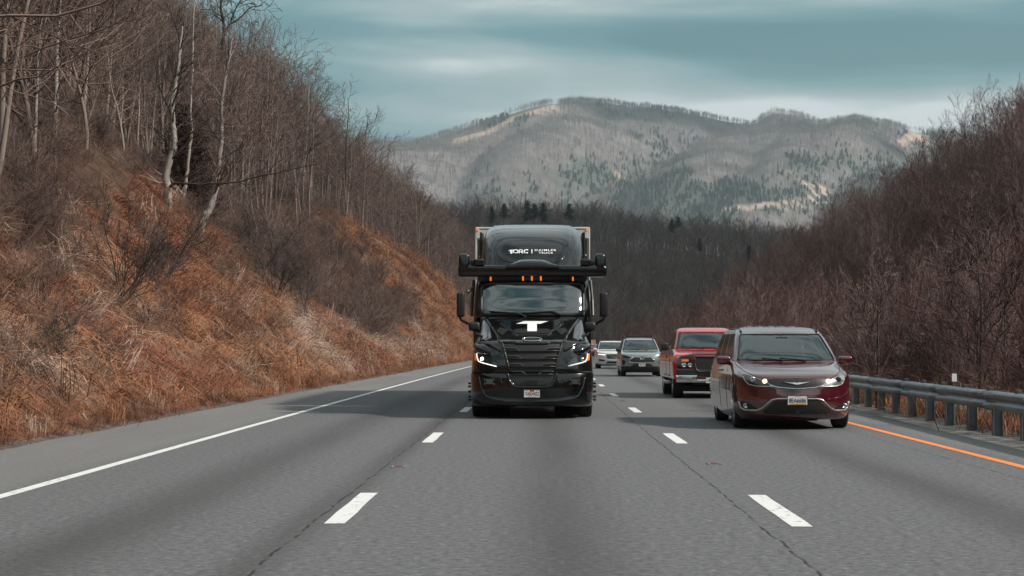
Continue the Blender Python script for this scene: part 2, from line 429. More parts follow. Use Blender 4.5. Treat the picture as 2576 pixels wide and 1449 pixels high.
# middle hill: ridge profile in the photograph (tree tops), at 760 m
MR = [(700, 560), (1000, 520), (1190, 508), (1300, 512), (1420, 522), (1520, 525), (1600, 540), (1750, 552), (1900, 568), (2000, 590), (2100, 606), (2200, 640), (2400, 700), (2800, 800)]
MX = np.array([px(a, b, 760)[0] for a, b in MR]); MZ = np.array([px(a, b, 760)[1] for a, b in MR]) - 13
def mid_z(x, y):
    ridge = np.interp(x * 760 / np.clip(y, 500, 900), MX, MZ)
    t = sstep(430, 790, y); p = t * (1 - .25 * sstep(800, 1000, y))
    sp = 1 + .25 * np.sin(x * .035 + y * .006) * (1 - sstep(600, 760, y))
    return -4 + (ridge + 4) * p * sp + fbm(x * .02, y * .02, 31) * 10 * sstep(440, 560, y)
hm = hill_material('leaf_litter_hill', [(.35, (.06, .046, .042)), (.55, (.13, .095, .078)), (.7, (.21, .14, .105))], .05)
grid_hill('hill', np.arange(-160, 330, 6), np.arange(420, 1010, 8), mid_z, hm)
# mountain
MT = [(300, 345), (700, 335), (900, 328), (1050, 332), (1150, 336), (1210, 312), (1300, 290), (1380, 265), (1450, 262), (1560, 260), (1700, 268), (1800, 280), (1900, 290), (1950, 276), (2000, 282), (2060, 306), (2150, 300), (2230, 318), (2300, 340), (2400, 340), (2600, 360), (3000, 420), (3600, 480)]
TX = np.array([px(a, b, 5000)[0] for a, b in MT]); TZ = np.array([px(a, b, 5000)[1] for a, b in MT])
def mtn_z(x, y):
    xr = x * 5000 / y
    ridge = np.interp(xr, TX, TZ) - 26
    t = np.clip((y - 2700) / 2300., 0, 1)
    p = (1 - (1 - t) ** 1.35); p = np.where(y > 5000, 1 - (y - 5000) / 2500., p)
    w = xr + (5000 - y) * .45
    sp = (np.abs(np.sin(w / 330. + 1.2 + 2 * fbm(xr * .0012, y * .0006, 41))) ** 1.3 - .55) * 105
    sp2 = (np.abs(np.sin(w / 120. + 5 * fbm(xr * .002, y * .001, 45))) - .6) * 34
    k = np.sin(math.pi * np.clip(t, 0, 1)) ** .8
    return 25 + (ridge - 25) * p + (sp + sp2) * k + fbm(x * .004, y * .004, 43) * 70 * k
def poly_dist(P, pts):
    d = np.full(P.shape[:-1], 1e9)
    for a, b in zip(pts[:-1], pts[1:]):
        a = np.array(a, float); b = np.array(b, float); ab = b - a
        t = np.clip(((P - a) @ ab) / (ab @ ab), 0, 1); d = np.minimum(d, np.linalg.norm(P - (a + t[..., None] * ab), axis=-1))
    return d
def mtn_cover(X, Y, Z):
    D = 1347 + X / Y * FPX; Yp = HOR - (Z - CAM_H) / Y * FPX     # where each spot lies seen from the valley road
    n = fbm(X * .0035, Y * .0016, 51) + fbm(X * .012, Y * .006, 52) * .5
    def blob(cx, cy, rx, ry, k=1): return k * np.exp(-(((D - cx) / rx) ** 2 + ((Yp - cy) / ry) ** 2))
    n = n + fbm(X * .03, Y * .012, 57) * .9
    e = blob(1490, 440, 90, 45) + blob(1690, 430, 70, 60) + blob(1900, 490, 260, 40) + blob(2040, 410, 90, 25) + blob(1760, 500, 150, 40) + blob(2230, 440, 80, 60) + blob(2150, 530, 160, 50) + blob(1950, 275, 60, 9, .8) + blob(1230, 300, 90, 16, .7) + blob(2320, 345, 70, 12, .9) + blob(1230, 490, 60, 20, .7)
    pines = sstep(.25, 1.1, e + n * 1.6) * .8
    P = np.stack([D, Yp], -1)
    road = np.minimum(1.7 * poly_dist(P, [(1830, 528), (1900, 518), (1990, 512), (2050, 500), (2085, 478), (2030, 466)]), poly_dist(P, [(1150, 352), (1230, 330), (1300, 292), (1400, 266)]) * 1.5)
    road = np.minimum(road, poly_dist(P, [(2270, 360), (2290, 345), (2330, 352)]) * .8)
    road = np.minimum(road, poly_dist(P, [(1530, 520), (1555, 470), (1560, 440)]) * 3)
    clear = sstep(11, 6, road + n * 6)
    return pines * (1 - clear), clear
mm = hill_material('winter_mountain_forest', [(.34, (.10, .092, .096)), (.50, (.17, .154, .153)), (.70, (.27, .245, .235))], .016, (.075, .098, .088), (.44, .33, .27))
grid_hill('mountains', np.linspace(-2600, 3300, 300), np.concatenate([np.linspace(2700, 5000, 150), np.linspace(5050, 7400, 20)]), mtn_z, mm, mtn_cover)

# ================================================================== TREES
def grow(rng, out, p, d, length, r, lvl, cfg):
    k = cfg['seg'][lvl]; P = [np.array(p, float)]; d = np.array(d, float); rr = [r]
    tip = cfg['tip'][lvl]
    for i in range(k):
        d = d + rng.normal(0, cfg['wob'][lvl], 3); d[2] += cfg['up'][lvl]; d /= np.linalg.norm(d)
        P.append(P[-1] + d * length / k); rr.append(r + (r * tip - r) * (i + 1) / k)
    P = np.array(P); rr = np.array(rr)
    out.append((lvl, P, rr))
    if lvl + 1 >= len(cfg['seg']): return
    nb = int(cfg['n'][lvl] * (.8 + .4 * rng.rand()))
    for j in range(nb):
        t = cfg['t0'][lvl] + (1 - cfg['t0'][lvl]) * ((j + rng.rand()) / nb)
        f = t * k; i = min(int(f), k - 1); q = P[i] + (P[i + 1] - P[i]) * (f - i); dd = (P[i + 1] - P[i]); dd /= np.linalg.norm(dd)
        a = rng.rand() * 2 * math.pi; s = np.cross(dd, [math.cos(a), math.sin(a), .3 * rng.randn()]); s /= np.linalg.norm(s) + 1e-9
        an = R(cfg['ang'][lvl] + rng.normal(0, 9)); nd = dd * math.cos(an) + s * math.sin(an)
        ll = length * cfg['len'][lvl] * (1.15 - .65 * (t - cfg['t0'][lvl]) / (1 - cfg['t0'][lvl] + 1e-6)) * (.7 + .6 * rng.rand())
        grow(rng, out, q, nd, ll, max(rr[i] * cfg['rr'][lvl], cfg['rmin']), lvl + 1, cfg)

def tree_meshes(seed, H, r, cfg, sides=(7, 4, 3, 3), lean=(0, 0), split=1):
    rng = np.random.RandomState(seed); out = []
    grow(rng, out, (0, 0, -.3), (lean[0], lean[1], 1), H, r, 0, cfg)
    res = []
    for sel in ([b for b in out if b[0] < split], [b for b in out if b[0] >= split]):
        V, F, n0 = [], [], 0
        for lv, P, rr in sel:
            v, f = tube_np(P, rr, sides[lv]); V.append(v); F += [tuple(i + n0 for i in q) for q in f]; n0 += len(v)
        res.append((np.concatenate(V) if V else np.zeros((0, 3)), F))
    return res
C_TALL = dict(seg=[9, 5, 4, 2], n=[14, 6, 4], t0=[.38, .15, .1], ang=[48, 42, 40], len=[.34, .50, .55], wob=[.05, .13, .16, .12], up=[.03, .10, .06, .05], tip=[.22, .3, .4, .5], rr=[.42, .5, .55], rmin=.017)
C_OPEN = dict(seg=[8, 6, 4, 2], n=[12, 7, 4], t0=[.25, .15, .1], ang=[58, 45, 42], len=[.48, .46, .5], wob=[.08, .17, .2, .15], up=[.03, .05, .03, .02], tip=[.2, .3, .4, .5], rr=[.5, .5, .55], rmin=.015)
C_BUSH = dict(seg=[5, 4, 3, 2], n=[9, 6, 4], t0=[.2, .15, .1], ang=[30, 34, 36], len=[.55, .5, .5], wob=[.09, .12, .14, .12], up=[.05, .07, .05, .03], tip=[.3, .4, .5, .6], rr=[.6, .6, .6], rmin=.008)
C_FAR = dict(seg=[5, 3, 2], n=[14, 7], t0=[.35, .15], ang=[42, 38], len=[.36, .5], wob=[.05, .12, .1], up=[.03, .1, .06], tip=[.25, .4, .5], rr=[.45, .6], rmin=.03)

bark = {}
bark['hill'] = pmat('sunlit_grey_brown_bark', (.16, .115, .092), .9, rand=[(.10, .07, .056), (.16, .12, .10), (.26, .215, .185), (.13, .09, .074), (.20, .155, .13)])  # bark tone chosen to read as sunlit
bark['twig'] = pmat('brown_twigs', (.14, .095, .075), .9, rand=[(.085, .052, .042), (.12, .078, .064), (.19, .135, .112), (.10, .064, .056)])
bark['red'] = pmat('reddish_twigs', (.12, .06, .05), .9, rand=[(.080, .038, .033), (.115, .058, .050), (.060, .040, .037), (.16, .105, .094)])
bark['redtrunk'] = pmat('shaded_valley_bark', (.10, .08, .07), .9, rand=[(.055, .042, .038), (.085, .07, .064), (.045, .033, .031)])  # darkened, with the reddish twigs, to stand in for hillside shade
bark['grey'] = pmat('grey_shaded_bark', (.08, .07, .068), .9, rand=[(.080, .062, .058), (.125, .100, .094), (.21, .175, .165), (.12, .082, .070)])  # bark tone set for the low hill in cloud shade
bark['mtn'] = pmat('far_winter_bark', (.2, .18, .17), .95, rand=[(.14, .126, .128), (.17, .153, .152), (.21, .19, .185)])
bark['pale'] = pmat('pale_smooth_bark', (.34, .31, .28), .8, c2=(.2, .17, .15), scale=3, stretch=(1, 1, .5))
bark['dark'] = pmat('dark_branches', (.045, .032, .028), .85)  # plain very dark brown
needle = pmat('dark_evergreen_needles', (.03, .042, .034), .9, rand=[(.020, .030, .024), (.032, .046, .036), (.042, .052, .040)])
needle_far = pmat('far_evergreen_needles', (.03, .05, .04), .9, rand=[(.040, .062, .056), (.060, .084, .074), (.075, .10, .086)])
needle_red = pmat('winter_red_cedar_needles', (.055, .022, .014), .95, c2=(.02, .012, .009), scale=2.5)

class Variant: pass
def mkvar(name, seed, H, r, cfg, mt, mc, **k):
    (tv, tf), (cv, cf) = tree_meshes(seed, H, r, cfg, **k)
    o = Variant(); o.H = H; o.name = name
    o.trunk = bpy.data.meshes.new('trunk'); o.trunk.from_pydata(tv.tolist(), [], tf); o.trunk.materials.append(mt); o.trunk.polygons.foreach_set('use_smooth', [True] * len(tf))
    o.crown = bpy.data.meshes.new('crown'); o.crown.from_pydata(cv.tolist(), [], cf); o.crown.materials.append(mc)
    n = len(tv); o.whole = bpy.data.meshes.new('tree_shape'); o.whole.from_pydata(tv.tolist() + cv.tolist(), [], tf + [tuple(i + n for i in q) for q in cf])
    o.whole.materials.append(mt); o.whole.materials.append(mc)
    mi = np.zeros(len(tf) + len(cf), np.int32); mi[len(tf):] = 1; o.whole.polygons.foreach_set('material_index', mi)
    return o
tall = [mkvar('bare_tree', 10 + i, 13 + i % 3, .125 + .02 * (i % 3), C_TALL, bark['hill'], bark['twig']) for i in range(7)]
opent = [mkvar('bare_tree', 40 + i, 9 + i % 3, .12, C_OPEN, bark['hill'], bark['twig']) for i in range(4)]
C_FINE = dict(seg=[8, 5, 4, 2], n=[16, 8, 5], t0=[.16, .12, .1], ang=[36, 34, 32], len=[.46, .46, .5], wob=[.05, .08, .10, .10], up=[.03, .10, .07, .05], tip=[.2, .3, .4, .5], rr=[.45, .5, .55], rmin=.010)
redt = [mkvar('bare_tree', 60 + i, 6.5 + i % 3, .075, C_FINE, bark['redtrunk'], bark['red']) for i in range(6)]
greyt = [mkvar('bare_tree', 80 + i, 13 + i % 2, .2, C_FAR, bark['grey'], bark['grey'], sides=(5, 3, 3)) for i in range(5)]
C_MT = dict(C_FAR, n=[8, 4], rmin=.09)
mtnt = [mkvar('bare_tree', 90 + i, 15, .35, C_MT, bark['mtn'], bark['mtn'], sides=(4, 3, 3)) for i in range(3)]

def multi(name, seed, n, H, r, cfg, mat, spread=.5, sides=(4, 3, 3, 3)):
    """several stems from one root: shrubs and brush"""
    rng = np.random.RandomState(seed); out = []
    for i in range(n):
        a = rng.rand() * 6.283; s = spread * (.3 + .9 * rng.rand())
        grow(rng, out, (rng.normal(0, .12), rng.normal(0, .12), -.1), (math.cos(a) * s, math.sin(a) * s, 1), H * (.6 + .5 * rng.rand()), r, 0, cfg)
    V, F, n0 = [], [], 0
    for lv, P, rr in out:
        v, f = tube_np(P, rr, sides[lv]); V.append(v); F += [tuple(i + n0 for i in q) for q in f]; n0 += len(v)
    me = bpy.data.meshes.new(name); me.from_pydata(np.concatenate(V).tolist(), [], F); me.materials.append(mat); return me
shrubs = [multi('shrub', 100 + i, 6 + i, 3.0 + .5 * i, .028, C_BUSH, bark['twig'], .45) for i in range(4)]
shrubs_r = [multi('shrub', 110 + i, 6 + i, 3.2 + .5 * i, .028, C_BUSH, bark['red'], .55) for i in range(4)]
C_BRUSH = dict(seg=[5, 3, 2], n=[5, 3], t0=[.2, .2], ang=[32, 35], len=[.45, .5], wob=[.12, .14, .14], up=[-.03, -.01, 0], tip=[.4, .5, .6], rr=[.7, .7], rmin=.006)
bark['straw'] = pmat('dead_weed_stalks', (.22, .15, .11), .9, rand=[(.11, .055, .035), (.16, .085, .055), (.24, .17, .13), (.09, .045, .03)])
brush = [multi('brush', 120 + i, 22, 1.5 + .25 * i, .011, C_BRUSH, bark['straw'] if i % 2 else bark['twig'], .9, (3, 3, 3)) for i in range(4)]

def blades(name, seed, n, L0, L1, w, mat, flow=(1, 0), spread=.6, rise=.5, area=.35):
    """dry grass: narrow bent blades combed downhill"""
    rng = np.random.RandomState(seed); V, F = [], []
    for i in range(n):
        b = np.array([rng.normal(0, area), rng.normal(0, area), -.03]); a = math.atan2(flow[1], flow[0]) + rng.normal(0, spread)
        l = L0 + (L1 - L0) * rng.rand(); h = rise * (.5 + rng.rand())
        d = np.array([math.cos(a), math.sin(a), 0]); s = np.array([-d[1], d[0], 0]) * w
        p0, p1, p2 = b, b + (d * .45 + [0, 0, h]) * l * .6, b + (d * (1.0) + [0, 0, h * .55 + .05 * rng.randn()]) * l
        k = len(V); V += [p0 - s, p0 + s, p1 + s * .7 , p1 - s * .7, p2]
        F += [(k, k + 1, k + 2, k + 3), (k + 3, k + 2, k + 4)]
    me = bpy.data.meshes.new(name); me.from_pydata([tuple(v) for v in V], [], F); me.materials.append(mat); return me
grass_o = pmat('orange_dry_grass', (.34, .15, .07), .9, rand=[(.20, .075, .034), (.34, .14, .065), (.46, .23, .12), (.24, .115, .062), (.10, .050, .032)])
grass_p = pmat('pale_dry_grass', (.4, .28, .2), .9, rand=[(.34, .24, .18), (.48, .36, .29), (.26, .16, .11)])
grass_r = pmat('red_dry_grass', (.26, .07, .035), .9, rand=[(.15, .048, .026), (.21, .075, .038), (.25, .095, .048)])
tufts = [blades('grass', 200 + i, 60, .35, .8, .009, [grass_o, grass_o, grass_o, grass_p, grass_r][i], spread=.75) for i in range(5)]
tufts_up = [blades('grass', 210 + i, 46, .4, .8, .008, [grass_o, grass_p][i], spread=3, rise=1.3, area=.22) for i in range(2)]

def conifer(name, seed, H, rad, mat, tmat, layers=16, dens=9, leaf=.22, droop=-.15, taper=1.0, base=.12):
    rng = np.random.RandomState(seed); V, F = [], []
    tv, tf = tube_np(np.array([[0, 0, -.3], [0, 0, H * .5], [0, 0, H]]), np.array([H * .022, H * .014, .02]), 6)
    for l in range(layers):
        t = base + (1 - base) * l / layers; z = H * t; rr = rad * (1 - t) ** taper * (.75 + .5 * rng.rand()) + .1
        for j in range(dens):
            a = rng.rand() * 6.283; L_ = rr * (.65 + .5 * rng.rand()); d = np.array([math.cos(a), math.sin(a), droop + .25 * rng.randn()]); n = max(3, int(L_ / leaf * 1.6))
            for q in range(n):
                f = (q + .6) / n; c = np.array([0, 0, z]) + d * L_ * f
                for _ in range(4):
                    o = rng.normal(0, leaf * .45, 3); e1 = rng.normal(0, 1, 3); e1 /= np.linalg.norm(e1); e2 = np.cross(e1, rng.normal(0, 1, 3)); e2 /= np.linalg.norm(e2)
                    k = len(V); V += [c + o - e1 * leaf * .5, c + o + e1 * leaf * .5, c + o + e2 * leaf * .35]; F.append((k, k + 1, k + 2))
    o = Variant(); o.H = H; o.name = name; V = np.array(V)
    o.trunk = bpy.data.meshes.new('trunk'); o.trunk.from_pydata(tv.tolist(), [], tf); o.trunk.materials.append(tmat)
    o.crown = bpy.data.meshes.new('crown'); o.crown.from_pydata(V.tolist(), [], F); o.crown.materials.append(mat)
    n = len(tv); o.whole = bpy.data.meshes.new('tree_shape'); o.whole.from_pydata(tv.tolist() + V.tolist(), [], tf + [tuple(i + n for i in q) for q in F])
    o.whole.materials.append(tmat); o.whole.materials.append(mat)
    mi = np.zeros(len(tf) + len(F), np.int32); mi[len(tf):] = 1; o.whole.polygons.foreach_set('material_index', mi)
    return o
pines = [conifer('pine_tree', 300 + i, 10 + 2 * i, 3.6, needle, bark['grey'], layers=13, dens=7, leaf=.6, taper=.55, base=.45) for i in range(2)]
farpine = [conifer('pine_tree', 310 + i, 14, 3.6, needle_far, bark['grey'], layers=7, dens=5, leaf=1.6, taper=.8, base=.15) for i in range(2)]

def put_tree(v, x, y, z, rz, s, label, group=None, cat='tree', lean=0, name=None):
    t = thing(name or v.name, label, cat, (x, y, z), rz, group); t.scale = (s, s, s * 1.0)
    t.rotation_euler = (lean, 0, rz)
    for nm, me in (('trunk', v.trunk), ('crown', v.crown)):
        o = bpy.data.objects.new(nm, me); link(o, t)
    return t

_bank = {}
def scatter(name, pts, rots, scl, pid, meshes, label, cat, kind='stuff'):
    """many plants nobody could count, one object: a geometry-nodes instancer"""
    key = name
    c = bpy.data.collections.new(name + '_shapes')
    for i, me in enumerate(meshes):
        o = bpy.data.objects.new('plant_shape.%03d' % i, me); c.objects.link(o)
    order = sorted(range(len(meshes)), key=lambda i: c.objects[i].name)
    me = bpy.data.meshes.new(name); me.from_pydata([tuple(map(float, p)) for p in pts], [], [])
    a = me.attributes.new('rot', 'FLOAT_VECTOR', 'POINT'); a.data.foreach_set('vector', np.asarray(rots, np.float32).reshape(-1))
    a = me.attributes.new('scl', 'FLOAT', 'POINT'); a.data.foreach_set('value', np.asarray(scl, np.float32))
    a = me.attributes.new('pid', 'INT', 'POINT'); a.data.foreach_set('value', np.asarray(pid, np.int32))
    o = bpy.data.objects.new(name, me); link(o)
    ng = bpy.data.node_groups.new(name + '_nodes', 'GeometryNodeTree')
    ng.interface.new_socket('Geometry', in_out='INPUT', socket_type='NodeSocketGeometry'); ng.interface.new_socket('Geometry', in_out='OUTPUT', socket_type='NodeSocketGeometry')
    N, L = ng.nodes.new, ng.links.new
    gi, go = N('NodeGroupInput'), N('NodeGroupOutput'); ip = N('GeometryNodeInstanceOnPoints'); ci = N('GeometryNodeCollectionInfo')
    ci.inputs['Collection'].default_value = c; ci.inputs['Separate Children'].default_value = True; ci.inputs['Reset Children'].default_value = True
    ip.inputs['Pick Instance'].default_value = True
    def na(n, t):
        q = N('GeometryNodeInputNamedAttribute'); q.data_type = t; q.inputs['Name'].default_value = n; return q.outputs['Attribute']
    L(gi.outputs[0], ip.inputs['Points']); L(ci.outputs[0], ip.inputs['Instance']); L(na('pid', 'INT'), ip.inputs['Instance Index'])
    L(na('rot', 'FLOAT_VECTOR'), ip.inputs['Rotation']); L(na('scl', 'FLOAT'), ip.inputs['Scale']); L(ip.outputs[0], go.inputs[0])
    md = o.modifiers.new('scatter', 'NODES'); md.node_group = ng
    return tag(o, label, cat, kind=kind)

RNG = np.random.RandomState(7)
def proj(x, y, z): return 1347 + x / y * FPX, HOR - (z - CAM_H) / y * FPX
# ---- left hillside woods
def candidates(n, y0, y1, u0, u1, side, power=1.0):
    """positions spread so that their density on the ground falls with distance"""
    y = y0 * (y1 / y0) ** (RNG.rand(n) ** power); u = u0 + (u1 - u0) * RNG.rand(n)
    x = roadx(y) + (EL - u if side < 0 else ER + u)
    return x, y, u
def thin(x, y, size):
    """drop points that stand closer than size(y)"""
    cell = {}; keep = []
    for i in np.argsort(y):
        s = size(y[i]); k = (int(x[i] // s), int(y[i] // s)); 
        if k in cell: continue
        cell[k] = 1; keep.append(i)
    return np.array(keep)
x, y, u = candidates(16000, 34, 760, 5, 75, -1)
k = thin(x, y, lambda d: 1.38 + d * .0050); x, y, u = x[k], y[k], u[k]
rx = x - roadx(y); cov = straw_cover(rx, y)
z = ground_z(x, y); Dx, Dy = proj(x, y, z + 13)
Db, Yb = proj(x, y, z)
front = ((Db > 385) & (Db < 585) & (y < 98)) | ((Db > 150) & (Db < 420) & (Yb > 380) & (y < 92)) | ((y < 78) & (Yb > np.interp(Db, [-300, 0, 250, 400, 600], [620, 560, 440, 400, 400])))
gul = (y > 80) & (y < 193) & (u < 17)
ok = (cov < .25) & (Dx > -260) & (Dx < 1500) & (Dy < 1100) & ~front & (~gul | (RNG.rand(len(x)) < .22))
gulf = gul[ok]
x, y, z, u, Dx = x[ok], y[ok], z[ok], u[ok], Dx[ok]
print('left trees', len(x))
LT = []
for i in range(len(x)):
    edge = u[i] < 16 + 4 * RNG.rand()
    vs = opent if (edge and RNG.rand() < .55) else tall
    v = vs[RNG.randint(len(vs))]; s = (.62 + .3 * RNG.rand()) if edge else (.78 + .32 * RNG.rand())
    if gulf[i]: s *= .5 + .25 * RNG.rand(); v = opent[RNG.randint(len(opent))]
    if y[i] > 300: s *= 1.05
    LT.append((v, x[i], y[i], z[i], RNG.rand() * 6.28, s))
# ---- right valley side
x, y, u = candidates(9000, 26, 800, 2.6, 75, 1)
k = thin(x, y, lambda d: 1.5 + d * .0065); x, y, u = x[k], y[k], u[k]
z = ground_z(x, y); Dx, Dy = proj(x, y, z + 7)
ok = (Dx > 1450) & (Dx < 2860) & (Dx > 1500 + 2.0 * np.clip(120 - y, 0, 60)); x, y, z, u = x[ok], y[ok], z[ok], u[ok]
print('right trees', len(x))
RT = []
for i in range(len(x)):
    v = redt[RNG.randint(len(redt))]; s = .5 + .25 * RNG.rand() if u[i] < 7 else .75 + .35 * RNG.rand()
    if u[i] > 16: s *= 1.15
    s *= .62 + .30 * min(y[i] / 120, 1)
    RT.append((v, x[i], y[i], z[i], RNG.rand() * 6.28, s))
# the largest-showing trees stand as individuals, the rest as one wood each side
allt = [(t[0].H * t[5] / t[2], side, t) for side, L_ in ((0, LT), (1, RT)) for t in L_ if -60 < proj(t[1], t[2], 0)[0] < 2640]
rest0 = [(0, t) for t in LT if not -60 < proj(t[1], t[2], 0)[0] < 2640] + [(1, t) for t in RT if not -60 < proj(t[1], t[2], 0)[0] < 2640]
allt.sort(key=lambda a: -a[0])
NI = 280
for sz, side, (v, x_, y_, z_, rz, s) in allt[:NI]:
    if side == 0:
        put_tree(v, x_, y_, z_, rz, s, 'bare grey brown tree in the dense leafless wood above the dry grass bank', 'bare trees of the wood on the grassy bank side')
    else:
        put_tree(v, x_, y_, z_, rz, s, 'bare dark reddish tree in the thicket behind the guardrail', 'bare trees of the thicket behind the guardrail')
rest = rest0 + [(sd, t) for _, sd, t in allt[NI:]]
vids = {}
vl = tall + opent + redt
for i, v in enumerate(vl): vids[id(v)] = i
for sd, nm, lb in ((0, 'hillside_woods', 'dense leafless grey brown wood covering the steep hillside above the bank'), (1, 'valley_woods', 'dense dark reddish leafless wood on the hillside behind the guardrail')):
    T = [t for s_, t in rest if s_ == sd]
    scatter(nm, [(t[1], t[2], t[3]) for t in T], [(0, 0, t[4]) for t in T], [t[5] for t in T], [vids[id(t[0])] for t in T], [v.whole for v in vl], lb, 'woods')

# ---- understorey brush, left and right
x, y, u = candidates(15000, 20, 330, 1.0, 45, -1)
z = ground_z(x, y); cov = straw_cover(x - roadx(y), y)
Db, Yb = proj(x, y, z); spot = (Db > 150) & (Db < 590) & (y < 90) & (Yb > 380)
P_ = np.where(cov > .5, np.where((u > 2.5) , .24, .05), np.where(y < 90, .75, np.where(u > 20, .30, .38))); ok = RNG.rand(len(x)) < P_
x, y, z, cov, spot = x[ok], y[ok], z[ok], cov[ok], spot[ok]; print('brush', len(x))
pid = np.where(RNG.rand(len(x)) < np.where(cov > .5, .03, np.where(spot, 0, np.where(y < 95, .16, .26))), RNG.randint(4, 8, len(x)), RNG.randint(0, 4, len(x)))
scatter('undergrowth', np.stack([x, y, z], -1), np.stack([RNG.normal(0, .1, len(x)), .25 + RNG.normal(0, .2, len(x)), RNG.rand(len(x)) * 6.28], -1),
        np.where(cov > .5, .3 + .35 * RNG.rand(len(x)), (.42 + .45 * RNG.rand(len(x))) * np.where(spot, .5, np.where(y < 95, .75, 1))), pid, brush + shrubs, 'tangled brown brush and dead stalks under the bare trees of the bank', 'undergrowth')
x, y, u = candidates(7000, 20, 330, 1.6, 45, 1)
z = ground_z(x, y); print('brush r', len(x))
pid = np.where(RNG.rand(len(x)) < .35, RNG.randint(4, 8, len(x)), RNG.randint(0, 4, len(x))); pid = np.where(u < 3, RNG.randint(0, 4, len(x)), pid)
scatter('valley_undergrowth', np.stack([x, y, z], -1), np.stack([RNG.normal(0, .15, len(x)), RNG.normal(0, .2, len(x)), RNG.rand(len(x)) * 6.28], -1),
        np.where(u < 4, .35 + .3 * RNG.rand(len(x)), .6 + .5 * RNG.rand(len(x))), pid, brush + shrubs_r, 'tangled dark brush and saplings behind the guardrail', 'undergrowth')
# ---- dry grass
x, y, u = candidates(60000, 17, 300, .25, 24, -1)
z = ground_z(x, y); cov = straw_cover(x - roadx(y), y); bare = fbm(x * .5, y * .28, 88); ok = (RNG.rand(len(x)) < cov * np.where(u < 14, 1, .6) * np.where(u < 1.3, 1, .25 + .75 * sstep(-.16, .02, bare))); x, y, z, u = x[ok], y[ok], z[ok], u[ok]
Dx, _ = proj(x, y, z); ok = (Dx > -300); x, y, z, u = x[ok], y[ok], z[ok], u[ok]; print('grass', len(x))
pn = vnoise(x * .22, y * .12, 77)
pid = np.where(pn > .70, 3, np.where(pn < .30, 4, RNG.randint(0, 3, len(x)))); pid = np.where((u < 1.2) , RNG.choice([0, 1, 4, 5], len(x)), pid); pid = np.where(RNG.rand(len(x)) < .08, 6, pid)
pid = np.where((y > 185) & (y < 235) & (u > 3), RNG.choice([4, 0, 1, 2, 5], len(x)), pid)
rib = (np.abs(y - 196 - .48 * u) < 3.5) & (u > 4.5)
x, y, z, u, pid = x[~rib], y[~rib], z[~rib], u[~rib], pid[~rib]
sl_ = np.where(u > 1.0, .62, .1)
scatter('dry_grass', np.stack([x, y, z + .02], -1), np.stack([RNG.normal(0, .12, len(x)), sl_ + RNG.normal(0, .12, len(x)), np.where(pid >= 5, RNG.rand(len(x)) * 6.28, RNG.normal(-.1, .45, len(x)))], -1),
        (.35 + 1.0 * RNG.rand(len(x)) ** 2) * (.65 + y / 190.) * np.where(u < 1, .55, 1), pid, tufts + tufts_up, 'matted orange and straw coloured dry grass hanging down the roadside bank', 'dry grass')
x, y, u = candidates(6000, 17, 160, .9, 6, 1); z = ground_z(x, y)
scatter('verge_grass', np.stack([x, y, z], -1), np.stack([RNG.normal(0, .15, len(x)), RNG.normal(0, .15, len(x)), RNG.rand(len(x)) * 6.28], -1), .5 + .5 * RNG.rand(len(x)), RNG.choice([0, 1, 2, 4, 5, 6], len(x)), tufts + tufts_up,
        'orange dry grass on the verge behind the guardrail posts', 'dry grass')

# ---- middle hill wood
n = 5200; y = 440 + 420 * RNG.rand(n); x = (-.06 + .30 * RNG.rand(n)) * y
k = thin(x, y, lambda d: 5.0); x, y = x[k], y[k]; z = mid_z(x, y); ok = z > -3; x, y, z = x[ok], y[ok], z[ok]; print('mid', len(x))
scatter('far_woods', np.stack([x, y, z], -1), np.stack([x * 0, x * 0, RNG.rand(len(x)) * 6.28], -1), .8 + .4 * RNG.rand(len(x)), RNG.randint(0, 5, len(x)), [v.whole for v in greyt], 'grey leafless wood covering the low hill behind the vehicles', 'woods')
# pines seen along its ridge
for i, (D, Yt, s) in enumerate([(1268, 512, .8), (1326, 503, 1.0), (1345, 512, .85), (1366, 508, .95), (1432, 512, .9), (1238, 520, .75), (1706, 545, .6), (1690, 552, .6), (1885, 618, .8), (1760, 600, .6), (1975, 585, .8), (2010, 583, .9), (2045, 586, .85), (2075, 590, .9), (2100, 600, .8), (1750, 780, .5), (1700, 800, .4)]):
    d = 640 if Yt < 610 else 560
    if Yt > 700: d = 430
    x_, zt = px(D, Yt, d); v = pines[i % 2]
    put_tree(v, x_, d, max(zt - v.H * s, float(mid_z(np.array([x_]), np.array([float(d)]))[0]) - 1) , i * 1.3, s, 'dark evergreen pine standing out of the grey wood on the low far hill', 'pines on the low far hill')
# ---- mountain forest
n = 42000; y = 2900 + 2150 * RNG.rand(n) ** .8; x = (-.10 + .36 * RNG.rand(n)) * y; z = mtn_z(x, y)
c0, c1 = mtn_cover(x, y, z); isp = RNG.rand(n) < c0; keep = (RNG.rand(n) < np.where(isp, .9, .55)) & (c1 < .3); x, y, z, isp = x[keep], y[keep], z[keep], isp[keep]
print('mountain', len(x))
scatter('mountain_forest', np.stack([x, y, z], -1), np.stack([x * 0, x * 0, RNG.rand(len(x)) * 6.28], -1), (.7 + .5 * RNG.rand(len(x))) * np.where(isp, .75, 1), np.where(isp, RNG.randint(3, 5, len(x)), RNG.randint(0, 3, len(x))), [v.whole for v in mtnt + farpine],
        'grey leafless forest with dark green pine patches covering the far mountain', 'forest')

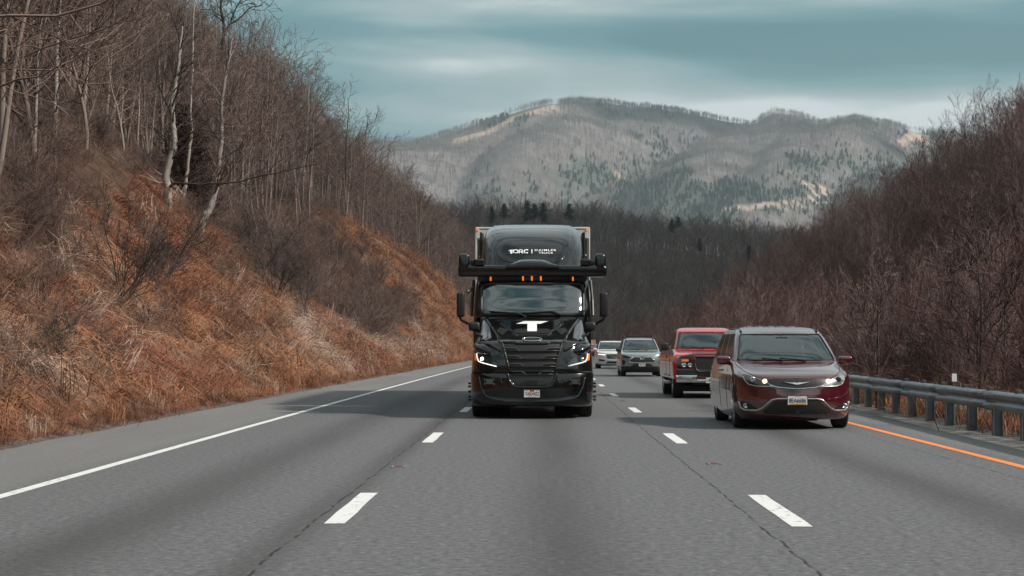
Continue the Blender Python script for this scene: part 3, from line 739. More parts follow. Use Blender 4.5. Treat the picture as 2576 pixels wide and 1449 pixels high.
# ---- the trees one can point at
def poly_tree(name, label, stems, mt, mc, seed, twigs=12, tl=1.2, loc=(0, 0, 0), cfg=None):
    """a tree from measured trunk and limb lines (metres) with twigs grown on the thin ends"""
    t = thing(name, label, 'tree', loc); rng = np.random.RandomState(seed)
    tr, cr = MB(), MB()
    cfg = cfg or dict(seg=[4, 3, 2], n=[5, 4], t0=[.2, .15], ang=[42, 40], len=[.5, .5], wob=[.16, .18, .15], up=[.06, .05, .03], tip=[.4, .5, .6], rr=[.6, .6], rmin=.009)
    for j, (pts, r0, r1) in enumerate(stems):
        P = np.array(pts, float); kk = 6 * len(P); tt = np.linspace(0, len(P) - 1, kk)
        Q = np.stack([np.interp(tt, range(len(P)), P[:, c]) for c in range(3)], -1)
        for _ in range(3): Q[1:-1] = (Q[:-2] + Q[2:] + 2 * Q[1:-1]) / 4
        Q[1:-1] += rng.normal(0, .012, Q[1:-1].shape)
        rr = r0 + (r1 - r0) * np.linspace(0, 1, kk) ** .8
        v, f = tube_np(Q, rr, 8 if j == 0 else 5); (tr if j == 0 else cr).add(v, f)
        out = []
        for q in range(twigs):
            i = int(kk * (.3 + .68 * rng.rand())) if j == 0 else int(kk * (.1 + .88 * rng.rand())); i = min(i, kk - 2)
            d = Q[i + 1] - Q[i]; d /= np.linalg.norm(d); s = rng.normal(0, 1, 3); s -= s @ d * d; s /= np.linalg.norm(s); nd = d * .6 + s * .8 + [0, 0, .25]
            grow(rng, out, Q[i], nd / np.linalg.norm(nd), tl * (.5 + .9 * rng.rand()), max(rr[i] * .4, .012), 0, cfg)
        for lv, P2, r2 in out:
            v, f = tube_np(P2, r2, 3); cr.add(v, f)
    tr.build('trunk', mt, t, True); cr.build('crown', mc, t)
    return t
def M(D, Y, d): # photo point at distance d -> world
    a, b = px(D, Y, d); return np.array([a, d, b])
def stem_at(d, pts, base):
    return [tuple(M(a, b, d + (c if c else 0)) - base) for a, b, c in pts]
def base_on_ground(D, Y, d):
    a, b = px(D, Y, d); g = float(ground_z(np.array([a]), np.array([float(d)]))[0]); return np.array([a, d, g])
def find_d(D, Y, lo=25, hi=230):
    """distance at which the sight line through a photo point meets the bank"""
    ds = np.linspace(lo, hi, 900); a, b = px(D, Y, ds); g = ground_z(a, ds); h = np.where(b - g < 0)[0]
    return float(ds[h[0]]) if len(h) else float(hi)
dA = find_d(418, 528); dB = min(find_d(498, 592), 86); dC = min(find_d(455, 515), 84); print('special trees at', dA, dB, dC)
bA = M(418, 528, dA); bB = M(498, 592, dB); bC = M(455, 515, dC)
poly_tree('pale_tree', 'pale smooth barked tree with a long dark horizontal limb, on top of the grassy spur', [
    (stem_at(dA, [(417, 535, 0), (419, 480, 0), (412, 440, 0), (425, 390, 0), (436, 362, 0), (430, 310, 0), (426, 250, 0), (440, 190, 0), (446, 120, 0), (452, 60, 0)], bA), .17 * dA / 62, .05),
    (stem_at(dA, [(436, 362, 0), (470, 335, 0), (500, 322, 0), (560, 335, 0)], bA), .06, .015),
    (stem_at(dA, [(419, 470, 0), (440, 458, -.3), (500, 462, -.6), (580, 460, -.8), (680, 435, -1), (800, 410, -1.2)], bA), .07, .015),
    (stem_at(dA, [(430, 300, 0), (410, 250, 0), (385, 200, 0)], bA), .05, .015)], bark['pale'], bark['dark'], 1, 14, 1.6, bA)
poly_tree('pale_tree', 'pale barked tree with a leaning curved trunk, right of the one with the horizontal limb', [
    (stem_at(dB, [(497, 600, 0), (505, 555, 0), (528, 515, 0), (540, 470, 0), (545, 420, 0), (555, 330, 0), (552, 260, 0), (566, 170, 0), (580, 90, 0)], bB), .17 * dB / 62, .04),
    (stem_at(dB, [(552, 300, 0), (590, 240, 0), (640, 190, 0), (690, 160, 0)], bB), .06, .015),
    (stem_at(dB, [(548, 400, 0), (600, 370, 0), (660, 330, 0)], bB), .05, .015)], bark['pale'], bark['twig'], 2, 18, 1.8, bB)
poly_tree('slim_tree', 'slim pale forked tree in front of the dark reddish cedar', [
    (stem_at(dC, [(452, 525, 0), (462, 470, 0), (470, 400, 0), (478, 330, 0), (474, 280, 0), (478, 180, 0), (480, 60, 0), (484, -30, 0)], bC), .10, .03),
    (stem_at(dC, [(480, 320, 0), (505, 270, 0), (520, 200, 0), (535, 120, 0)], bC), .05, .015)], bark['pale'], bark['twig'], 3, 12, 1.4, bC)
# tall thin pale trunks higher in the wood
for i, (D, Y, Yt, r_) in enumerate([(125, 430, -60, .13), (75, 470, 20, .08), (372, 340, 40, .09), (300, 360, -40, .08), (335, 400, 60, .07), (240, 330, -40, .07), (600, 560, 240, .08), (612, 610, 330, .07)]):
    d = find_d(D, Y); b0 = M(D, Y, d)
    poly_tree('slim_tree', ['tall pale straight trunk at the upper corner of the wood', 'thin pale trunk beside the tall pale straight one', 'pale thin trunk left of the dark reddish cedar', 'thin grey trunk in the middle of the wood above the fallen branches', 'short thin grey trunk just above the fallen branches',
        'thin pale trunk between the tall straight trunk and the fallen branches', 'grey trunk rising from the gully brush right of the leaning pale tree', 'lower grey trunk in the gully brush'][i], [
        (stem_at(d, [(D, Y + 8, 0), (D + 6, (Y * 2 + Yt) / 3, 0), (D + 10, (Y + 2 * Yt) / 3, 0), (D + 20, Yt, 0)], b0), r_, .03)], bark['pale'], bark['twig'], 10 + i, 14, 1.5, b0)
# dark overhanging limb against the sky at the top
dS = 150; bS = base_on_ground(560, 300, dS)
poly_tree('overhanging_tree', 'dark crooked branching tree reaching over the ridge against the sky at the top edge', [
    (stem_at(dS, [(555, 120, 0), (560, 60, 0), (548, 10, 0), (560, -40, 0)], M(555, 120, dS)), .16, .08),
    (stem_at(dS, [(556, 80, 0), (575, 55, 0), (600, 40, 0), (625, 12, 0), (655, 8, 0)], M(555, 120, dS)), .12, .03),
    (stem_at(dS, [(575, 50, 0), (590, 10, 0), (615, -20, 0), (640, -30, 0)], M(555, 120, dS)), .08, .03)], bark['dark'], bark['dark'], 30, 9, 2.0, M(555, 120, dS),
    cfg=dict(seg=[4, 3, 2], n=[4, 4], t0=[.3, .2], ang=[45, 42], len=[.5, .5], wob=[.2, .2, .2], up=[.0, .0, 0], tip=[.4, .5, .6], rr=[.6, .7], rmin=.022))
dD = 87.0; cb = M(468, 500, dD); gz_ = float(ground_z(np.array([cb[0]]), np.array([dD]))[0])
hC = (500 - 262) / FPX * dD
put_tree(conifer('cedar_tree', 330, hC + max(0, cb[2] - gz_), 1.25 * hC / 4.2, needle_red, bark['dark'], layers=34, dens=16, leaf=.13, taper=.35, base=.02, droop=.35), cb[0], dD, min(gz_, cb[2]), 0, 1,
         'dense dark reddish brown cedar bush standing behind the pale trees', cat='tree', name='cedar_tree')
# foreground shrubs on the bank
for i, (D, Y, s, lab) in enumerate([(300, 790, .75, 'dark leaning vase shaped shrub on the orange bank, lower of the two'), (390, 740, .8, 'dark fine twigged upright shrub on the orange bank right of the leaning one'),
                                    (120, 940, .35, 'small dark shrub low on the orange bank near the paving'), (760, 820, .9, 'tangled dark shrub with a drooping limb in front of the rocky spur'), (640, 700, .8, 'bare vase shaped shrub in the gully below the leaning pale tree'), (690, 760, .9, 'spreading bare shrub in the gully left of the rocky spur')]):
    d = find_d(D, Y); p = M(D, Y, d); g = float(ground_z(np.array([p[0]]), np.array([d]))[0])
    o = multi('shrub', 140 + i, 5 + i % 3, 3.4, .03, C_BUSH, bark['dark'], .5); ob = bpy.data.objects.new('shrub', o); link(ob); ob.location = (p[0], d, g); ob.rotation_euler = (0, .3, i); ob.scale = (s, s, s); tag(ob, lab, 'shrub')
# bare sapling clumps behind the rail with pale stems
for i, (D, Y, H, lab) in enumerate([(2460, 960, 3.6, 'pale forked small tree behind the guardrail near the frame edge'), (2200, 960, 2.6, 'pale twiggy small tree leaning behind the guardrail beside the minivan'), (2330, 955, 2.9, 'grey slanting small tree behind the white marker post')]):
    d = 38 + i * 4; x_, z_ = px(D, Y, d); g = float(ground_z(np.array([x_]), np.array([float(d)]))[0])
    v = mkvar('small_tree', 150 + i, H + (z_ - g), .045, C_FINE, bark['redtrunk'], bark['red'], lean=(-.10 * i, 0))
    put_tree(v, x_, d, g, i * 2., 1, lab, cat='tree', name='small_tree')
# the big brush pile of felled thin trunks
def branch_thing(name, label, cat, D0, Y0, D1, Y1, n, mat, seed, r=.035, fan=0.6, twig=True):
    rng = np.random.RandomState(seed); m = MB()
    d = min(find_d(D1, Y1), 88)
    for i in range(n):
        a = M(D0 + rng.normal(0, 40 * fan), Y0 + rng.normal(0, 28 * fan), d - 1 + rng.rand() * 2.5); b = M(D1 + rng.normal(0, 30 * fan), Y1 + rng.normal(0, 22 * fan), d - .5 + rng.rand())
        mid = (a + b) / 2 + rng.normal(0, .15, 3) - [0, 0, .2]
        m.tube([a, mid, b], [r * .35, r * .7, r], 4)
    o = m.build(name, mat); tag(o, label, cat); return o
branch_thing('fallen_branches', 'long grey heap of fallen thin trunks slanting down the hillside wood', 'fallen branches', 230, 380, 400, 500, 46, bark['pale'], 5, .035, 1.0)
branch_thing('fallen_limb', 'dark crooked fallen limb lying low in front of the rocky spur', 'fallen limb', 660, 770, 800, 835, 3, bark['dark'], 6, .05, .25)
branch_thing('dead_branch', 'dark dead branch lying on the orange bank at the frame edge', 'dead branch', 85, 920, 165, 835, 3, bark['dark'], 8, .03, .25)
log_m = pmat('pale_dead_wood', (.4, .34, .29), .9, c2=(.2, .15, .12), scale=5)
for (a, b, c_, d_, lab) in [(245, 543, 300, 552, 'pale fallen log lying on the bare earth below the fallen trunks'), (345, 556, 385, 553, 'short pale log right of the longer log on the bare earth'), (145, 970, 205, 1005, 'pale bleached stick low on the bank'), (205, 1040, 230, 1085, 'short forked pale stick at the foot of the bank')]:
    d = find_d((a + c_) / 2, (b + d_) / 2) ; m = MB(); p, q = M(a, b, d - .15), M(c_, d_, d - .1); m.tube([p, (p + q) / 2 + [0, 0, .02], q], [.03, .035, .02], 6); m.tube([(p + q) / 2, (p + q) / 2 + [.15, -.1, .18]], [.015, .008], 4)
    tag(m.build('dead_log', log_m), lab, 'log')
# litter
white_pl = pmat('white_plastic', (.75, .76, .76), .5)
for i, (D, Y, s, lab) in enumerate([(316, 838, .09, 'torn white plastic litter caught on the bank below the shrubs'), (866, 905, .16, 'pale litter lying on the bank low near the paving'), (335, 985, .07, 'scrap of white litter in the grass at the lower bank')]):
    d = find_d(D, Y); p = M(D, Y, d - .1); bm = bmesh.new(); bmesh.ops.create_icosphere(bm, subdivisions=2, radius=s); rg = np.random.RandomState(i)
    for v in bm.verts: v.co = Vector((v.co.x * (1 + .5 * rg.randn()), v.co.y * .5, v.co.z * (1 + .5 * rg.randn())))
    m = MB(); m.bm(bm); o = m.build('litter', white_pl); o.location = p; tag(o, lab, 'litter')
pb = MB().box((0, 0, .02), (.09, .05, .035), .012); o = pb.build('litter', white_pl); o.location = (6.55, 24.4, 0.0); tag(o, 'small white stone lying on the shoulder by the orange line', 'stone')

# ---- guardrail
gal = pmat('galvanised_steel', (.22, .25, .26), .38, .75, c2=(.14, .165, .175), scale=3, bump=.05)
gal2 = pmat('weathered_post_steel', (.19, .215, .225), .5, .6, c2=(.13, .15, .155), scale=5)
gdark = pmat('dark_blockout', (.06, .07, .07), .6)
def gx_(y): return 7.10 + .022 * (y - 27.6) + float(roadx(y)) * 1.0
rail = thing('guardrail', 'grey galvanised steel guardrail with double corrugated beam along the right shoulder', 'guardrail', (7.1, 27.6, 0))
PY = [27.6 + 1.905 * k for k in range(-9, 52)]
prof = [(.02, .405), (-.045, .43), (-.075, .475), (-.045, .52), (.0, .545), (.0, .565), (-.045, .59), (-.075, .635), (-.045, .68), (.02, .705)]
secs = []
y = PY[0]; nsec = 0
while y < PY[-1] - 1:
    y1 = min(y + 3.81, PY[-1]); V, F = [], []
    ys = np.linspace(y, y1 + .12, 5); off = -.004 * (nsec % 2)
    for yy in ys:
        for (a, b) in prof: V.append((gx_(yy) + a + off - 7.1, yy - 27.6, b))
    n_ = len(prof)
    for i in range(4):
        for j in range(n_ - 1): F.append((i * n_ + j, i * n_ + j + 1, (i + 1) * n_ + j + 1, (i + 1) * n_ + j))
    o = mesh_ob('rail_beam', V, F, gal, rail, True); sm = o.modifiers.new('thick', 'SOLIDIFY'); sm.thickness = .006
    y += 3.81; nsec += 1
for k, yy in enumerate(PY):
    m = MB(); m.box((gx_(yy) + .16 - 7.1, yy - 27.6, .30), (.15, .012, .80), 0); m.box((gx_(yy) + .09 - 7.1, yy - 27.6, .30), (.014, .11, .80), .003); m.box((gx_(yy) + .235 - 7.1, yy - 27.6, .30), (.012, .11, .80), .003)
    p = m.build('post', gal2, rail)
    MB().box((gx_(yy) + .05 - 7.1, yy - 27.6, .575), (.07, .14, .36), .006).build('blockout', gdark, p)
tagm = thing('marker_plate', 'small white marker plate standing above the guardrail', 'marker', (gx_(33.1) + .2, 33.1, 0))
MB().box((0, 0, .40), (.03, .015, .8), .004).build('stake', gal2, tagm)
MB().box((0, -.014, .84), (.085, .012, .14), .003).build('plate', pmat('white_plate', (.8, .8, .8), .5), tagm)

# ---- orange construction sign far ahead on the right shoulder
sg = thing('road_sign', 'small pale orange road sign far behind the truck', 'sign', (px(1489, 0, 236)[0], 236, 0))
MB().box((0, 0, .6), (.08, .08, 1.4), .01).build('post', gal2, sg)
MB().box((0, -.06, 1.45), (.95, .03, 1.15), .01).build('panel', pmat('faded_orange_panel', (.62, .30, .18), .6, c2=(.7, .45, .33), scale=2), sg)

# ---- power pylons on the mountain
steel = pmat('pylon_steel', (.35, .36, .36), .6, .3)
for D, Y0, Y1, lab in ((2104, 472, 432, 'tall lattice power pylon beside the pale track on the mountain'), (1207, 482, 460, 'small lattice power pylon low on the mountain flank')):
    ds = np.linspace(2750, 4800, 400); a, b = px(D, Y0, ds); g = mtn_z(a, ds); h = np.where(b < g)[0]; d = float(ds[h[0]]) if len(h) else 3600.
    p = M(D, Y0, d - 5); H = (Y0 - Y1) / FPX * d; w = H * .16; m = MB()
    lv = [0, .25, .45, .62, .76, .88, 1.0]
    for sx in (-1, 1):
        for sy in (-1, 1): m.tube([(sx * w, sy * w, -3), (sx * w * .28, sy * w * .28, H * .62), (sx * w * .12, sy * w * .12, H)], .45, 4)
    for a_, b_ in zip(lv[:-1], lv[1:]):
        wa = w * (1 - a_ * 1.15) if a_ < .62 else w * .25; wb = w * (1 - b_ * 1.15) if b_ < .62 else w * .22
        m.tube([(-wa, 0, a_ * H), (wb, 0, b_ * H)], .3, 3); m.tube([(wa, 0, a_ * H), (-wb, 0, b_ * H)], .3, 3)
    t = thing('power_pylon', lab, 'pylon', tuple(p)); m.build('tower', steel, t)
    m = MB()
    for q in (.66, .79, .92): m.tube([(-w * 1.1, 0, H * q), (0, 0, H * (q + .03)), (w * 1.1, 0, H * q)], .4, 4)
    m.build('crossarms', steel, t)
# ================================================================== VEHICLES
black_paint = pmat('black_gloss_paint', (.004, .0043, .0046), .2, 0, coat=1.0, spec=.2)
satin_black = pmat('satin_black_plastic', (.012, .012, .012), .42)
matte_black = pmat('matte_black', (.003, .003, .003), .7)
interior_m = pmat('dark_interior', (.02, .022, .023), .8)
seat_m = pmat('grey_seat_cloth', (.07, .07, .07), .9, c2=(.05, .05, .05), scale=40)
seat_pale = pmat('pale_cabin_lining', (.34, .36, .36), .9)
rubber = pmat('tyre_rubber', (.012, .012, .012), .85, c2=(.022, .021, .02), scale=12)
chrome = pmat('chrome', (.72, .73, .74), .12, 1.0)
satin_chrome = pmat('satin_silver_trim', (.55, .56, .57), .28, .9)
alloy = pmat('alloy_rim', (.32, .33, .34), .35, .8)
lamp_dark = pmat('lamp_housing', (.035, .04, .042), .12, .3, coat=1)
lamp_bright = pmat('clear_lamp_reflector', (.5, .52, .53), .15, .8, coat=1)
amber = pmat('amber_lens', (.75, .17, .02), .25, em=(1, .22, .02), ems=.25)
amber_lit = pmat('lit_amber_lamp', (.8, .22, .03), .3, em=(1, .25, .03), ems=.55)
lit_white = pmat('lit_headlamp', (.95, .95, .95), .3, em=(1, .97, .92), ems=5)
drl_warm = pmat('lit_light_guide', (.9, .9, .88), .3, em=(1, .86, .72), ems=1.1)
drl_off = pmat('white_light_guide', (.78, .8, .82), .25)
halogen = pmat('lit_halogen_lamp', (.95, .85, .7), .3, em=(1, .66, .36), ems=1.6)
plate_w = pmat('plate_white', (.72, .72, .70), .5)
ink = pmat('plate_ink', (.012, .014, .03), .6)
red_ink = pmat('plate_red_ink', (.55, .02, .02), .6)
white_vinyl = pmat('white_vinyl', (.82, .83, .83), .45)
grille_m = pmat('radiator_core', (.012, .012, .012), .6, c2=(.016, .016, .016), scale=1, stretch=(30, 1, 160))
skin_m = pmat('skin', (.52, .31, .22), .6); hair_m = pmat('dark_hair', (.02, .014, .01), .8)

def glass_mat(name, tint, amt, col=(.55, .62, .62)):
    m = bpy.data.materials.new(name); m.use_nodes = True; t = m.node_tree; t.nodes.clear(); N, L = t.nodes.new, t.links.new
    o = N('ShaderNodeOutputMaterial'); mx = N('ShaderNodeMixShader'); tr = N('ShaderNodeBsdfTransparent'); gl = N('ShaderNodeBsdfGlossy'); fr = N('ShaderNodeFresnel')
    tr.inputs[0].default_value = (*tint, 1); gl.inputs['Roughness'].default_value = .06; gl.inputs[0].default_value = (*col, 1); fr.inputs['IOR'].default_value = 1.6
    mt = N('ShaderNodeMath'); mt.operation = 'MULTIPLY_ADD'; mt.inputs[1].default_value = 1.0; mt.inputs[2].default_value = amt; mt.use_clamp = True
    L(fr.outputs[0], mt.inputs[0]); L(mt.outputs[0], mx.inputs[0]); L(tr.outputs[0], mx.inputs[1]); L(gl.outputs[0], mx.inputs[2]); L(mx.outputs[0], o.inputs[0]); return m
wind = glass_mat('windscreen_glass', (.55, .62, .62), .15)
tinted = glass_mat('dark_tinted_glass', (.10, .11, .11), .08)

def paint(name, c, c2=None, flake=.0, metal=.35, rough=.25):
    return pmat(name, c, rough, metal, coat=1.0, flake=flake)

def pchip(x, X, Y):
    """monotone cubic interpolation, so that skins have no kinks between measured heights"""
    n = len(X); x = min(max(x, X[0]), X[-1]); i = int(min(max(np.searchsorted(X, x) - 1, 0), n - 2)); h = np.diff(X); d = np.diff(Y) / h
    def m(k):
        if k == 0: return d[0]
        if k == n - 1: return d[-1]
        a, b = d[k - 1], d[k]
        if a * b <= 0: return 0.
        w1, w2 = 2 * h[k] + h[k - 1], h[k] + 2 * h[k - 1]; return (w1 + w2) / (w1 / a + w2 / b)
    t = (x - X[i]) / h[i]; return float((1 + 2 * t) * (1 - t) ** 2 * Y[i] + t * (1 - t) ** 2 * h[i] * m(i) + t * t * (3 - 2 * t) * Y[i + 1] + t * t * (t - 1) * h[i] * m(i + 1))

class Shell:
    """a vehicle skin described by horizontal outlines: front line yf(z), rear line yr(z), half width w(z), corner depths df/dr and corner power n"""
    def __init__(s, z, yf, w, df, yr, dr=.4, n=2.6, nr=3.0):
        s.z = np.array(z, float); s.yf = np.array(yf, float); s.w = np.array(w, float); k = np.ones(len(z))
        s.df = np.array(df, float) * k; s.yr = np.array(yr, float) * k; s.dr = np.array(dr, float) * k; s.n = n; s.nr = nr
    def at(s, z):
        q = lambda a: pchip(z, s.z, a); return q(s.yf), q(s.w), q(s.df), q(s.yr), q(s.dr)
    def front(s, x, z):
        yf, w, df, yr, dr = s.at(z); t = min(abs(x) / w, .9999); return yf + df * (1 - (1 - t ** s.n) ** (1 / s.n))
    def side(s, y, z):
        yf, w, df, yr, dr = s.at(z)
        if y < yf + df: t = max(0, min(1, 1 - (y - yf) / df)); return w * (1 - t ** s.n) ** (1 / s.n)
        if y > yr - dr: t = max(0, min(1, 1 - (yr - y) / dr)); return w * (1 - t ** s.nr) ** (1 / s.nr)
        return w
    def ring(s, z, nf, ns, nr_, sides=None):
        yf, w, df, yr, dr = s.at(z); P = []; K = []
        sides = sides or list(np.linspace(0, 1, ns + 1))
        for i in range(nf + 1):                     # front arc, from -x to +x
            a = -math.pi / 2 + math.pi * i / nf; sn, cs = math.sin(a), abs(math.cos(a))
            P.append((w * math.copysign(abs(sn) ** (2 / s.n), sn), yf + df * (1 - cs ** (2 / s.n)), z)); K.append(('f', P[-1][0] / w))
        ya, yb = yf + df, yr - dr
        for q in sides[1:-1]: P.append((w, ya + (yb - ya) * q, z)); K.append(('r', q))
        for i in range(nr_ + 1):
            a = math.pi / 2 - math.pi * i / nr_; sn, cs = math.sin(a), abs(math.cos(a))
            P.append((w * math.copysign(abs(sn) ** (2 / s.nr), sn), yr - dr * (1 - cs ** (2 / s.nr)), z)); K.append(('b', P[-1][0] / w))
        for q in reversed(sides[1:-1]): P.append((-w, ya + (yb - ya) * q, z)); K.append(('l', q))
        return P, K

def stack(shell, zs, nf=22, ns=10, nr_=10, sides=None, cap_top=True, cap_bot=True):
    V, F = [], []; m = 0
    for z in zs:
        P, K = shell.ring(z, nf, ns, nr_, sides); m = len(P); V += P
    for i in range(len(zs) - 1):
        for j in range(m):
            j2 = (j + 1) % m; F.append((i * m + j, i * m + j2, (i + 1) * m + j2, (i + 1) * m + j))
    if cap_bot: F.append(tuple(range(m - 1, -1, -1)))
    if cap_top: F.append(tuple(range((len(zs) - 1) * m, len(zs) * m)))
    return V, F, m, K

def bool_diff(o, cutters):
    m = MB()
    mats = [c[1] for c in cutters]
    cos = []
    for (mb, mat) in cutters:
        c = mb.build('cutter', mat); cos.append(c)
        md = o.modifiers.new('cut', 'BOOLEAN'); md.operation = 'DIFFERENCE'; md.object = c; md.solver = 'EXACT'
        try: md.material_mode = 'TRANSFER'
        except Exception: pass
    bpy.context.view_layer.update()
    dg = bpy.context.evaluated_depsgraph_get(); me = bpy.data.meshes.new_from_object(o.evaluated_get(dg))
    o.modifiers.clear(); o.data = me
    for c in cos: bpy.data.objects.remove(c)
    me.polygons.foreach_set('use_smooth', [True] * len(me.polygons)); me.update()
    return o
def smooth_by_angle(o, a=35):
    me = o.data; bm = bmesh.new(); bm.from_mesh(me); lim = R(a)
    for f in bm.faces: f.smooth = True
    for e in bm.edges:
        if len(e.link_faces) == 2 and e.calc_face_angle(0) > lim: e.smooth = False
    bm.to_mesh(me); bm.free(); return o

def patch(name, poly, fn, mat, parent, off=.008, thick=.02, label=None, fine=.07, axis='front', side=1):
    """a panel: polygon in the front view (x, z) or side view (y, z), laid on the skin and given thickness"""
    bm = bmesh.new(); vs = [bm.verts.new((a, 0, b)) for a, b in poly]; bm.faces.new(vs)
    bmesh.ops.triangulate(bm, faces=bm.faces[:])
    for _ in range(5):
        es = [e for e in bm.edges if e.calc_length() > fine]
        if not es or len(bm.verts) > 2500: break
        bmesh.ops.subdivide_edges(bm, edges=es, cuts=1); bmesh.ops.triangulate(bm, faces=bm.faces[:])
    nb = len(bm.verts); V = [v.co.copy() for v in bm.verts]; bm.verts.index_update(); T = [[v.index for v in f.verts] for f in bm.faces]
    bd = [[v.index for v in e.verts] for e in bm.edges if len(e.link_faces) == 1]; bm.free()
    def place(a, b, o_):
        if axis == 'front': return (a, fn(a, b) - o_, b)
        return (side * (fn(a, b) + o_), a, b)
    W = [place(v.x, v.z, off) for v in V] + [place(v.x, v.z, off - thick) for v in V]
    Fc = [tuple(t) for t in T] + [tuple(i + nb for i in reversed(t)) for t in T] + [(a, b, b + nb, a + nb) for a, b in bd]
    me = bpy.data.meshes.new(name); me.from_pydata(W, [], Fc); me.update()
    bm = bmesh.new(); bm.from_mesh(me); bmesh.ops.recalc_face_normals(bm, faces=bm.faces[:]); bm.to_mesh(me); bm.free()
    return smooth_by_angle(wrap(name, me, mat, parent, True, label), 40)
def strip(name, pts, fn, mat, parent, r=.012, off=.008, n=6, label=None, axis='front', side=1, dense=6):
    P = []
    for (a, b), (c, d) in zip(pts[:-1], pts[1:]):
        for k in range(dense): t = k / dense; P.append((a + (c - a) * t, b + (d - b) * t))
    P.append(pts[-1])
    Q = [(x, fn(x, z) - off, z) for x, z in P] if axis == 'front' else [(side * (fn(x, z) + off), x, z) for x, z in P]
    return MB().tube(Q, r, n).build(name, mat, parent, True, label)
def mirror(poly): return [(-a, b) for a, b in reversed(poly)]
def lettering(text, x, z, w, h, fn, mat, parent, off=.012, bold=0, shear=0, name='lettering', space=1.0):
    c = bpy.data.curves.new('t', 'FONT'); c.body = text; c.size = 1; c.extrude = 0; c.shear = shear; c.offset = bold; c.space_character = space
    o = bpy.data.objects.new('t', c); COL.objects.link(o); bpy.context.view_layer.update()
    me = bpy.data.meshes.new_from_object(o.evaluated_get(bpy.context.evaluated_depsgraph_get())); bpy.data.objects.remove(o); me.materials.clear()
    co = np.array([v.co[:] for v in me.vertices]); lo, hi = co.min(0), co.max(0)
    for v in me.vertices:
        a = x + ((v.co.x - lo[0]) / (hi[0] - lo[0]) - .5) * w; b = z + ((v.co.y - lo[1]) / (hi[1] - lo[1]) - .5) * h
        v.co = (a, fn(a, b) - off, b)
    return wrap(name, me, mat, parent)

def wheel(parent, x, y, r, wid, rimmat=alloy, spokes=5, rimr=.62, side=1, lugs=False, dx=0):
    """tyre with tread grooves (the wheel mesh) and a spoked rim as its child"""
    w = wid / 2; m = MB()
    pr = [(-w * .95, r * rimr), (-w, r * (rimr + .12)), (-w, r * .9), (-w * .86, r * .975)]
    for g in (-.6, -.25, .1, .45): pr += [(w * g, r), (w * (g + .02), r * .975), (w * (g + .12), r * .975), (w * (g + .14), r)]
    pr += [(w * .86, r * .975), (w, r * .9), (w, r * (rimr + .12)), (w * .95, r * rimr)]
    m.lathe(pr, 36, 'x'); t = smooth_by_angle(m.build('wheel', rubber, parent), 30); t.location = (x, y, r)
    m = MB(); s = side
    m.lathe([(s * w * .9, r * rimr), (s * w * .3, r * rimr * .93), (s * w * .25, r * .1)], 28, 'x')
    for k in range(spokes):
        a = 2 * math.pi * k / spokes
        m.tube([(s * w * .55, math.cos(a) * r * .08, math.sin(a) * r * .08), (s * w * .75, math.cos(a) * r * rimr * .96, math.sin(a) * r * rimr * .96)], [r * .10, r * .06], 6)
    m.lathe([(s * w * .55, r * .02), (s * w * .7, r * .02), (s * w * .7, r * .13), (s * w * .3, r * .15)], 16, 'x')
    smooth_by_angle(m.build('rim', rimmat, t), 40)
    if lugs:
        m = MB()
        for k in range(10):
            a = 2 * math.pi * k / 10; cy, cz = math.cos(a) * r * .34, math.sin(a) * r * .34
            m.lathe([(s * w * .6, .022), (s * (w + .075), .022), (s * (w + .09), .004)], 8, 'x', (0, cy, cz))
        m.build('nut_cover', satin_black, t)
    return t

